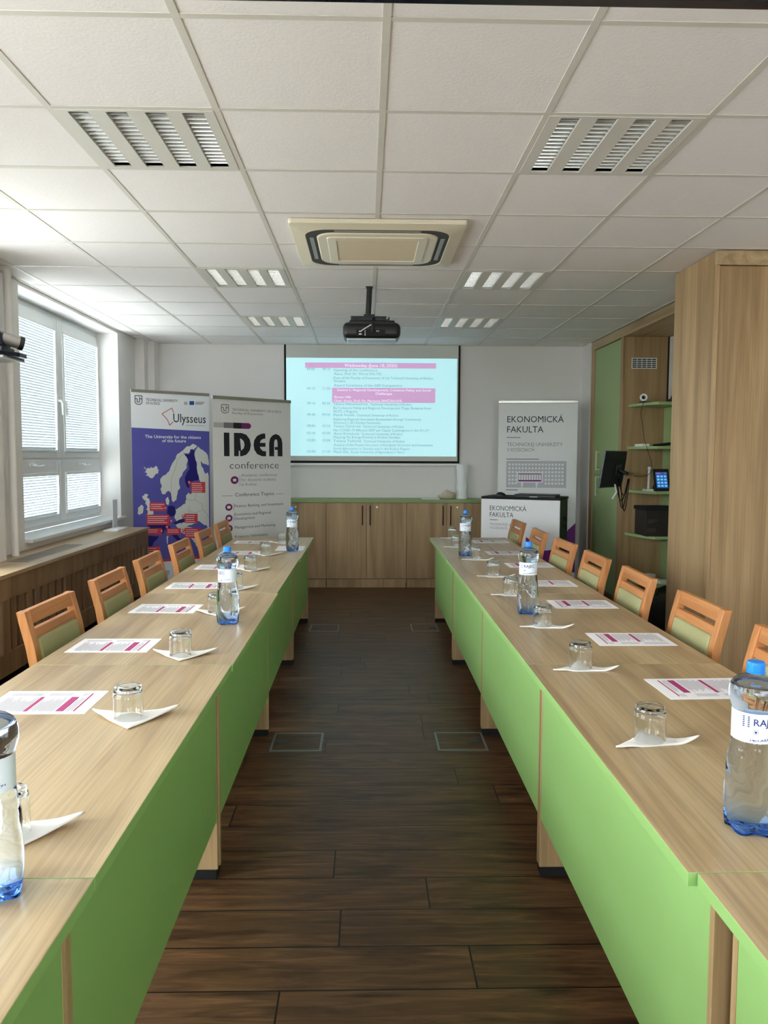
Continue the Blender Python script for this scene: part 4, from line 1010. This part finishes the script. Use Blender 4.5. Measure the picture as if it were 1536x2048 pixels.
pts = [(2.60, 7.30, SH[0] + .012), (2.575, 7.24, SH[0] + .004), (2.56, 7.22, SH[0] - .02), (2.535, 7.2, 1.86), (2.555, 7.2, 1.76), (2.575, 7.2, 1.62), (2.60, 7.18, 1.53), (2.63, 7.16, 1.42), (2.64, 7.15, 1.33), (2.60, 7.15, 1.29), (2.54, 7.14, 1.275), (2.46, 7.12, 1.28)]
tag(MB().tube(pts, .0022, 6).build('webcam_cable', BLACKMAT), 'thin black cable hanging from the webcam down to the monitor', 'cable')
# shelf contents
t = thing('phone_tablet', 'black tablet with lit blue screen propped on the middle green shelf', 'tablet', (2.74, 7.2, SH[2]))
Mt = Matrix.Translation((2.748, 7.20, SH[2] + .102)) @ Matrix.Rotation(.10, 4, 'Z') @ Matrix.Rotation(math.radians(-16), 4, 'X')
MB().rbox(-.076, .076, -.006, .006, -.106, .106, .005, M=Mt).build('body', BLACK, t)
MB().box(-.056, .056, -.0072, -.0062, -.078, .075, M=Mt).build('screen', TABLET, t)
b = MB()
for i in range(3):
    for j in range(4): b.box(-.046 + i * .034, -.046 + i * .034 + .024, -.0084, -.0074, -.066 + j * .03, -.066 + j * .03 + .018, M=Mt)
b.m(1).box(-.05, -.01, -.0084, -.0074, .058, .066, M=Mt).box(.03, .05, -.0084, -.0074, .058, .066, M=Mt)
b.build('screen_icons', [TABLETICON, TABLETRED], t)
MB().hexa([(2.69, 7.21, SH[2]), (2.81, 7.21, SH[2]), (2.81, 7.29, SH[2]), (2.69, 7.29, SH[2]), (2.70, 7.235, SH[2] + .08), (2.80, 7.235, SH[2] + .08), (2.80, 7.25, SH[2] + .08), (2.70, 7.25, SH[2] + .08)]).build('stand', BLACKMAT, t)
tag(MB().tube([(2.664, 7.30, SH[2] + .001), (2.668, 7.30, SH[2] + .19)], .012, 10).rbox(2.655, 2.683, 7.285, 7.315, SH[2] + .19, SH[2] + .225, .008).build('white_stick', WHITE, smooth=True), 'slim white upright device standing behind the lit tablet', 'device')
tag(MB().box(2.60, 2.665, 7.17, 7.28, SH[2] + .0003, SH[2] + .018).build('white_booklet', PAPER), 'white booklet lying beside the lit tablet', 'booklet')
tag(MB().box(2.575, 2.64, 7.24, 7.45, SH[1] + .0003, SH[1] + .022).build('white_box', PAPER), 'flat white box on the second green shelf from the top', 'box')
b = MB()
b.tube([(2.66, 7.17, SH[1] + .009), (2.73, 7.16, SH[1] + .012), (2.78, 7.15, SH[1] + .02), (2.87, 7.16, SH[1] + .03)], .008, 6).tube([(2.66, 7.2, SH[1] + .009), (2.74, 7.22, SH[1] + .018), (2.8, 7.2, SH[1] + .026), (2.87, 7.24, SH[1] + .032)], .009, 6).tube([(2.69, 7.26, SH[1] + .009), (2.8, 7.28, SH[1] + .012), (2.86, 7.25, SH[1] + .02)], .008, 6)
tag(b.build('coiled_cable', BLACKMAT, smooth=True), 'bundle of black cable on the second green shelf from the top', 'cable')
t = thing('dark_box', 'dark brown box with faint print on the fourth green shelf from the top', 'box', (2.74, 7.25, SH[3]))
MB().rbox(2.585, 2.88, 7.13, 7.42, SH[3] + .0003, SH[3] + .24, .004).build('carton', DKBROWN, t)
MB().box(2.575, 2.884, 7.12, 7.43, SH[3] + .24, SH[3] + .272).build('lid', BLACKMAT, t)
b = MB()
for j in range(3): b.box(2.60, 2.70 - .02 * j, 7.1285, 7.1295, SH[3] + .15 - .012 * j, SH[3] + .154 - .012 * j)
for j in range(4): b.box(2.60, 2.68, 7.1285, 7.1295, SH[3] + .07 - .009 * j, SH[3] + .073 - .009 * j)
b.build('faint_print', mat('faint_grey_print', (96, 80, 76), .7), t)
for i, (x, y, rz_, h0, lab) in enumerate(((2.64, 7.36, .2, 0, 'lowest grey packet at the cabinet end of the bottom green shelf'), (2.72, 7.25, -.3, 0, 'white packet lying in the middle of the bottom green shelf'), (2.69, 7.33, .5, .036, 'white packet stacked topmost on the bottom green shelf'), (2.806, 7.20, .1, 0, 'white packet at the wardrobe end of the bottom green shelf'))):
    M_ = Matrix.Translation((x, y, SH[4])) @ Matrix.Rotation(rz_, 4, 'Z')
    tag(MB().rbox(-.065, .065, -.045, .045, h0 + .0005, h0 + .034, .006, M=M_).build('paper_packet', [GREY, PAPER, PAPER, PAPER][i]), lab, 'packet', 'packets on the bottom shelf')
b = MB(); bmesh.ops.create_uvsphere(b.bm, u_segments=24, v_segments=14, radius=1)
for v in b.bm.verts:
    p = v.co.copy(); v.co = Vector((2.40 + math.copysign(abs(p.x) ** .6, p.x) * .16, 6.15 + math.copysign(abs(p.y) ** .6, p.y) * .20, .175 + math.copysign(abs(p.z) ** .55, p.z) * .174))
t = thing('shoulder_bag', 'black rounded bag standing on the floor beside the wardrobe', 'bag', (2.40, 6.15, 0))
b.build('body', BLACKMAT, t, smooth=True)
MB().tube([(2.33, 6.15, .33), (2.35, 6.15, .40), (2.40, 6.15, .42), (2.45, 6.15, .40), (2.47, 6.15, .33)], .010, 8).build('handle', BLACKMAT, t, smooth=True)

# ================================================================== CEILING THINGS
def make_lamp():
    t = thing('ceiling_light', 'x', 'ceiling light')
    f = MB(); z0, z1 = -.006, .02
    sl_ = [(-.242, -.168), (-.106, -.029), (.036, .113), (.170, .250)]
    e = .288; xsb = [-e] + [v for s_ in sl_ for v in s_] + [e]
    for i in range(0, len(xsb), 2): f.box(xsb[i], xsb[i + 1], -e, e, z0, z1)
    for (a, b_) in sl_: f.box(a, b_, -e, -.272, z0, z1).box(a, b_, .272, e, z0, z1)
    f.build('frame', LAMPWHITE, t, world=False)
    for (a, b_) in sl_:
        r = MB(); cx = (a + b_) / 2; hw = (b_ - a) / 2; H = .062
        prof = [(-1.0, .0), (-.97, .25), (-.85, .55), (-.62, .8), (-.30, .96), (0, 1), (.30, .96), (.62, .8), (.85, .55), (.97, .25), (1.0, .0)]
        for (p, q) in zip(prof, prof[1:]):
            r.poly([(cx + hw * p[0], -.272, .001 + H * p[1]), (cx + hw * p[0], .272, .001 + H * p[1]), (cx + hw * q[0], .272, .001 + H * q[1]), (cx + hw * q[0], -.272, .001 + H * q[1])])
        for s_ in (-.272, .272): r.poly([(cx + hw * p[0], s_, .001 + H * p[1]) for p in prof])
        n_ = 15
        for k in range(1, n_):
            y = -.272 + .544 * k / n_
            r.hexa([(cx - hw * .99, y - .0012, .0), (cx + hw * .99, y - .0012, .0), (cx + hw * .99, y + .0012, .0), (cx - hw * .99, y + .0012, .0),
                    (cx - hw * .93, y - .006, .022), (cx + hw * .93, y - .006, .022), (cx + hw * .93, y + .006, .022), (cx - hw * .93, y + .006, .022)])
        lv = r.build('louvre', MIRROR, t, world=False, recalc=False)
        MB().tube([(cx, -.268, .044), (cx, .268, .044)], .008, 10).build('tube', WHITE, lv, world=False, smooth=True)
    return t
lp = make_lamp(); used = False
wh = ['third row from the screen, window side', 'third row from the screen, bookcase side', 'second row from the screen, window side', 'second row from the screen, bookcase side', 'first row before the screen, window side', 'first row before the screen, bookcase side']
for i, (k, j) in enumerate(LAMPS):
    o = lp if not used else dup(lp); used = True
    o.location = (GX0 + .6 * k + .3, GY0 + .6 * j + .3, CZ)
    tag(o, 'square ceiling light of four louvres, ' + wh[i], 'ceiling light', 'louvred ceiling lights')
# cassette air conditioner
t = thing('air_conditioner', 'cream square cassette air conditioner flush in the ceiling', 'air conditioner', (.06, 4.68, CZ))
AX, AY, AH = .06, 4.68, .475
def rr(h, r, n=8):
    P = []
    for (sx_, sy_, a0) in ((1, 1, 0), (-1, 1, 90), (-1, -1, 180), (1, -1, 270)):
        for k in range(n + 1):
            a = math.radians(a0 + 90 * k / n); P.append((AX + sx_ * (h - r) + r * math.cos(a), AY + sy_ * (h - r) + r * math.sin(a)))
    return P
def ringmesh(b, A, B, za, zb):
    va = [b.bm.verts.new((*p, za)) for p in A]; vb = [b.bm.verts.new((*p, zb)) for p in B]; n = len(va)
    for i in range(n): b.face([va[i], va[(i + 1) % n], vb[(i + 1) % n], vb[i]])
Z0 = CZ - .006
b = MB(); O0, O1 = rr(AH, .02), rr(AH - .004, .02)
ringmesh(b, O0, O0, Z0 + .002, Z0 - .012); ringmesh(b, O0, O1, Z0 - .012, Z0 - .020); ringmesh(b, O1, rr(.40, .13), Z0 - .020, Z0 - .034); ringmesh(b, rr(.40, .13), rr(.396, .13), Z0 - .034, Z0 - .030)
b.build('panel', CREAM, t, smooth=True, angle=30)
b = MB(); ringmesh(b, rr(.398, .13), rr(.335, .10), Z0 - .0315, Z0 - .0315); b.build('air_slot', DARKSLOT, t)
for (dx, dy) in ((0, 1), (0, -1), (1, 0), (-1, 0)):
    b = MB(); M_ = Matrix.Translation((AX + dx * .366, AY + dy * .366, Z0 - .031)) @ Matrix.Rotation(0 if dy else math.pi / 2, 4, 'Z')
    b.rbox(-.235, .235, -.012, .012, -.0025, .0025, .002, M=M_); b.build('flap', GREY, t)
b = MB(); I0 = rr(.340, .10); ringmesh(b, I0, I0, Z0 - .004, Z0 - .030); ringmesh(b, I0, rr(.330, .095), Z0 - .030, Z0 - .038); b.bm.faces.new([b.bm.verts.new((*p, Z0 - .038)) for p in rr(.330, .095)]); b.build('centre_panel', CREAM, t, smooth=True, angle=30)
b = MB(); ringmesh(b, rr(.282, .03), rr(.278, .03), Z0 - .0382, Z0 - .044); ringmesh(b, rr(.278, .03), rr(.232, .015), Z0 - .044, Z0 - .046); ringmesh(b, rr(.232, .015), rr(.228, .015), Z0 - .046, Z0 - .041); b.build('intake_frame', CREAM, t, smooth=True, angle=30)
b = MB(); b.bm.faces.new([b.bm.verts.new((*p, Z0 - .0415)) for p in rr(.229, .015)])
for i in range(24): b.box(AX - .225 + i * .0190, AX - .225 + i * .0190 + .0186, AY - .225, AY + .225, Z0 - .0425, Z0 - .0417)
b.build('intake_grille', CREAM2, t)
# projector
t = thing('projector', 'black ceiling projector hanging on a black pole before the screen', 'projector', (.03, 5.85, CZ))
PX = .037
MB().box(-.005, .047, 5.855, 5.905, CZ - .010, CZ - .001).tube([(.022, 5.88, CZ - .005), (.018, 5.88, CZ - .1), (.012, 5.88, 2.49)], .021, 14).build('pole', BLACK, t, smooth=True)
b = MB().box(-.115, .145, 5.80, 5.95, 2.468, 2.478).box(-.115, .165, 5.79, 5.80, 2.448, 2.455).tube([(.165, 5.82, 2.448), (.165, 5.82, 2.475)], .005, 8).box(-.02, .06, 5.85, 5.92, 2.478, 2.50)
for (x, y) in ((-.09, 5.82), (.13, 5.82), (-.09, 5.93), (.13, 5.93)): b.tube([(x, y, 2.43), (x, y, 2.468)], .006, 8)
b.build('mount_plate', BLACK, t)
b = MB(); prof = []
b.rbox(-.172, .248, 5.74, 6.04, 2.312, 2.428, .04, 5).rbox(-.125, .205, 5.752, 6.02, 2.40, 2.441, .01)
b.build('housing', BLACK, t, smooth=True, angle=50)
b = MB(); b.rbox(-.145, .221, 5.775, 6.01, 2.300, 2.330, .014, 4); b.build('pale_base', mat('pale_blue_plastic', (196, 208, 218), .35), t, smooth=True)
MB().box(-.075, .135, 5.7378, 5.7395, 2.325, 2.372).build('socket_panel', BLACKMAT, t)
b = MB()
for (x, z) in ((-.045, 2.358), (-.045, 2.338), (-.01, 2.36), (-.01, 2.345), (-.01, 2.332), (.075, 2.36), (.088, 2.36)):
    b.box(x - .010 if x < -.03 else x - .003, x + .010 if x < -.03 else x + .003, 5.7362, 5.7377, z - .004, z + .004)
b.build('sockets', WHITE, t)
MB().tube([(.052, 5.86, 2.48), (.055, 5.78, 2.44), (.045, 5.728, 2.40), (.04, 5.728, 2.35)], .010, 8).build('black_cable', BLACK, t, smooth=True)
MB().tube([(.035, 5.728, 2.405), (-.035, 5.728, 2.362)], .0035, 6).build('white_cable', WHITE, t, smooth=True)
MB().lathe([(0, .03), (.035, .03), (.04, 0), (0, 0)], 24, M=Matrix.Translation((.14, 6.035, 2.37)) @ Matrix.Rotation(-math.pi / 2, 4, 'X')).build('lens', NAVY, t, smooth=True)
# television whose lower edge hangs into view
t = thing('television', 'wide dark television hanging from the ceiling, only its lower edge in view', 'television', (.09, .93, 1.957))
MB().box(-.50, .68, .878, .898, 1.956, 2.66).build('housing', NAVY, t, bevel=.003)
MB().box(-.495, .675, .8765, .8778, 1.9575, 2.65).build('screen', mat('dark_screen_glass', (70, 80, 78), .12), t)
MB().box(.04, .14, .898, .96, 2.30, CZ - .001).build('ceiling_bracket', BLACK, t)

# ================================================================== FLOOR BOXES
for (x0, x1, y0, y1, lab) in ((-.476, -.219, 3.765, 4.015, 'beside the window-side tables nearer the camera'), (.360, .612, 3.765, 4.015, 'beside the bookcase-side tables nearer the camera'),
                              (-.474, -.226, 6.385, 6.66, 'at the screen end of the window-side tables'), (.384, .612, 6.39, 6.67, 'at the screen end of the bookcase-side tables')):
    t = thing('floor_socket', 'grey framed floor socket lid ' + lab, 'floor socket', ((x0 + x1) / 2, (y0 + y1) / 2, 0), 0, 'floor sockets in the aisle')
    e = .011
    MB().box(x0, x1, y0, y0 + e, 0, .0035).box(x0, x1, y1 - e, y1, 0, .0035).box(x0, x0 + e, y0 + e, y1 - e, 0, .0035).box(x1 - e, x1, y0 + e, y1 - e, 0, .0035).build('frame', mat('socket_grey', (120, 130, 130), .4, .3), t)
    hx = x0 + .05 if x0 < 0 else x1 - .05
    MB().box(x0 + e + .001, x1 - e - .001, y0 + e + .001, y1 - e - .001, 0, .0025).build('lid', FLOOR, t, world=True)
    MB().rbox(hx - .03, hx + .03, y0 + .10, y0 + .15, .0026, .006, .002).build('cable_flap', mat('socket_flap', (60, 66, 66), .5), t)

# ================================================================== CONFERENCE CAMERA on the left wall
t = thing('conference_camera', 'grey conference camera on a dark wall shelf beside the window', 'camera', (-2.3, 5.0, 2.06))
b = MB().prism([(-2.383, 4.76), (-2.20, 4.76), (-2.13, 4.90), (-2.13, 5.0), (-2.195, 5.12), (-2.383, 5.16)], lambda x, y: (x, y, 2.055), lambda x, y: (x, y, 2.082))
b.build('shelf', NAVY, t, bevel=.004)
MB().rbox(-2.375, -2.175, 4.78, 5.08, 2.040, 2.0548, .006).build('bracket', GREY, t)
MB().rbox(-2.31, -2.21, 4.85, 5.02, 2.0822, 2.12, .01).build('base', BLACK, t)
MB().rbox(-2.285, -2.225, 4.86, 5.0, 2.12, 2.205, .008).build('yoke', NAVY, t)
Mc = Matrix.Translation((-2.235, 4.93, 2.172)) @ Vector((.75, .55, -.22)).normalized().to_track_quat('Z', 'Y').to_matrix().to_4x4()
MB().lathe([(0, -.16), (.034, -.16), (.038, -.15), (.038, .085), (0, .085)], 24, M=Mc).build('barrel', mat('camera_grey', (168, 164, 160), .3, .5), t, smooth=True)
MB().lathe([(.03, .085), (.042, .085), (.042, .112), (.03, .112)], 24, M=Mc, close=True).build('lens_hood', BLACK, t, smooth=True)
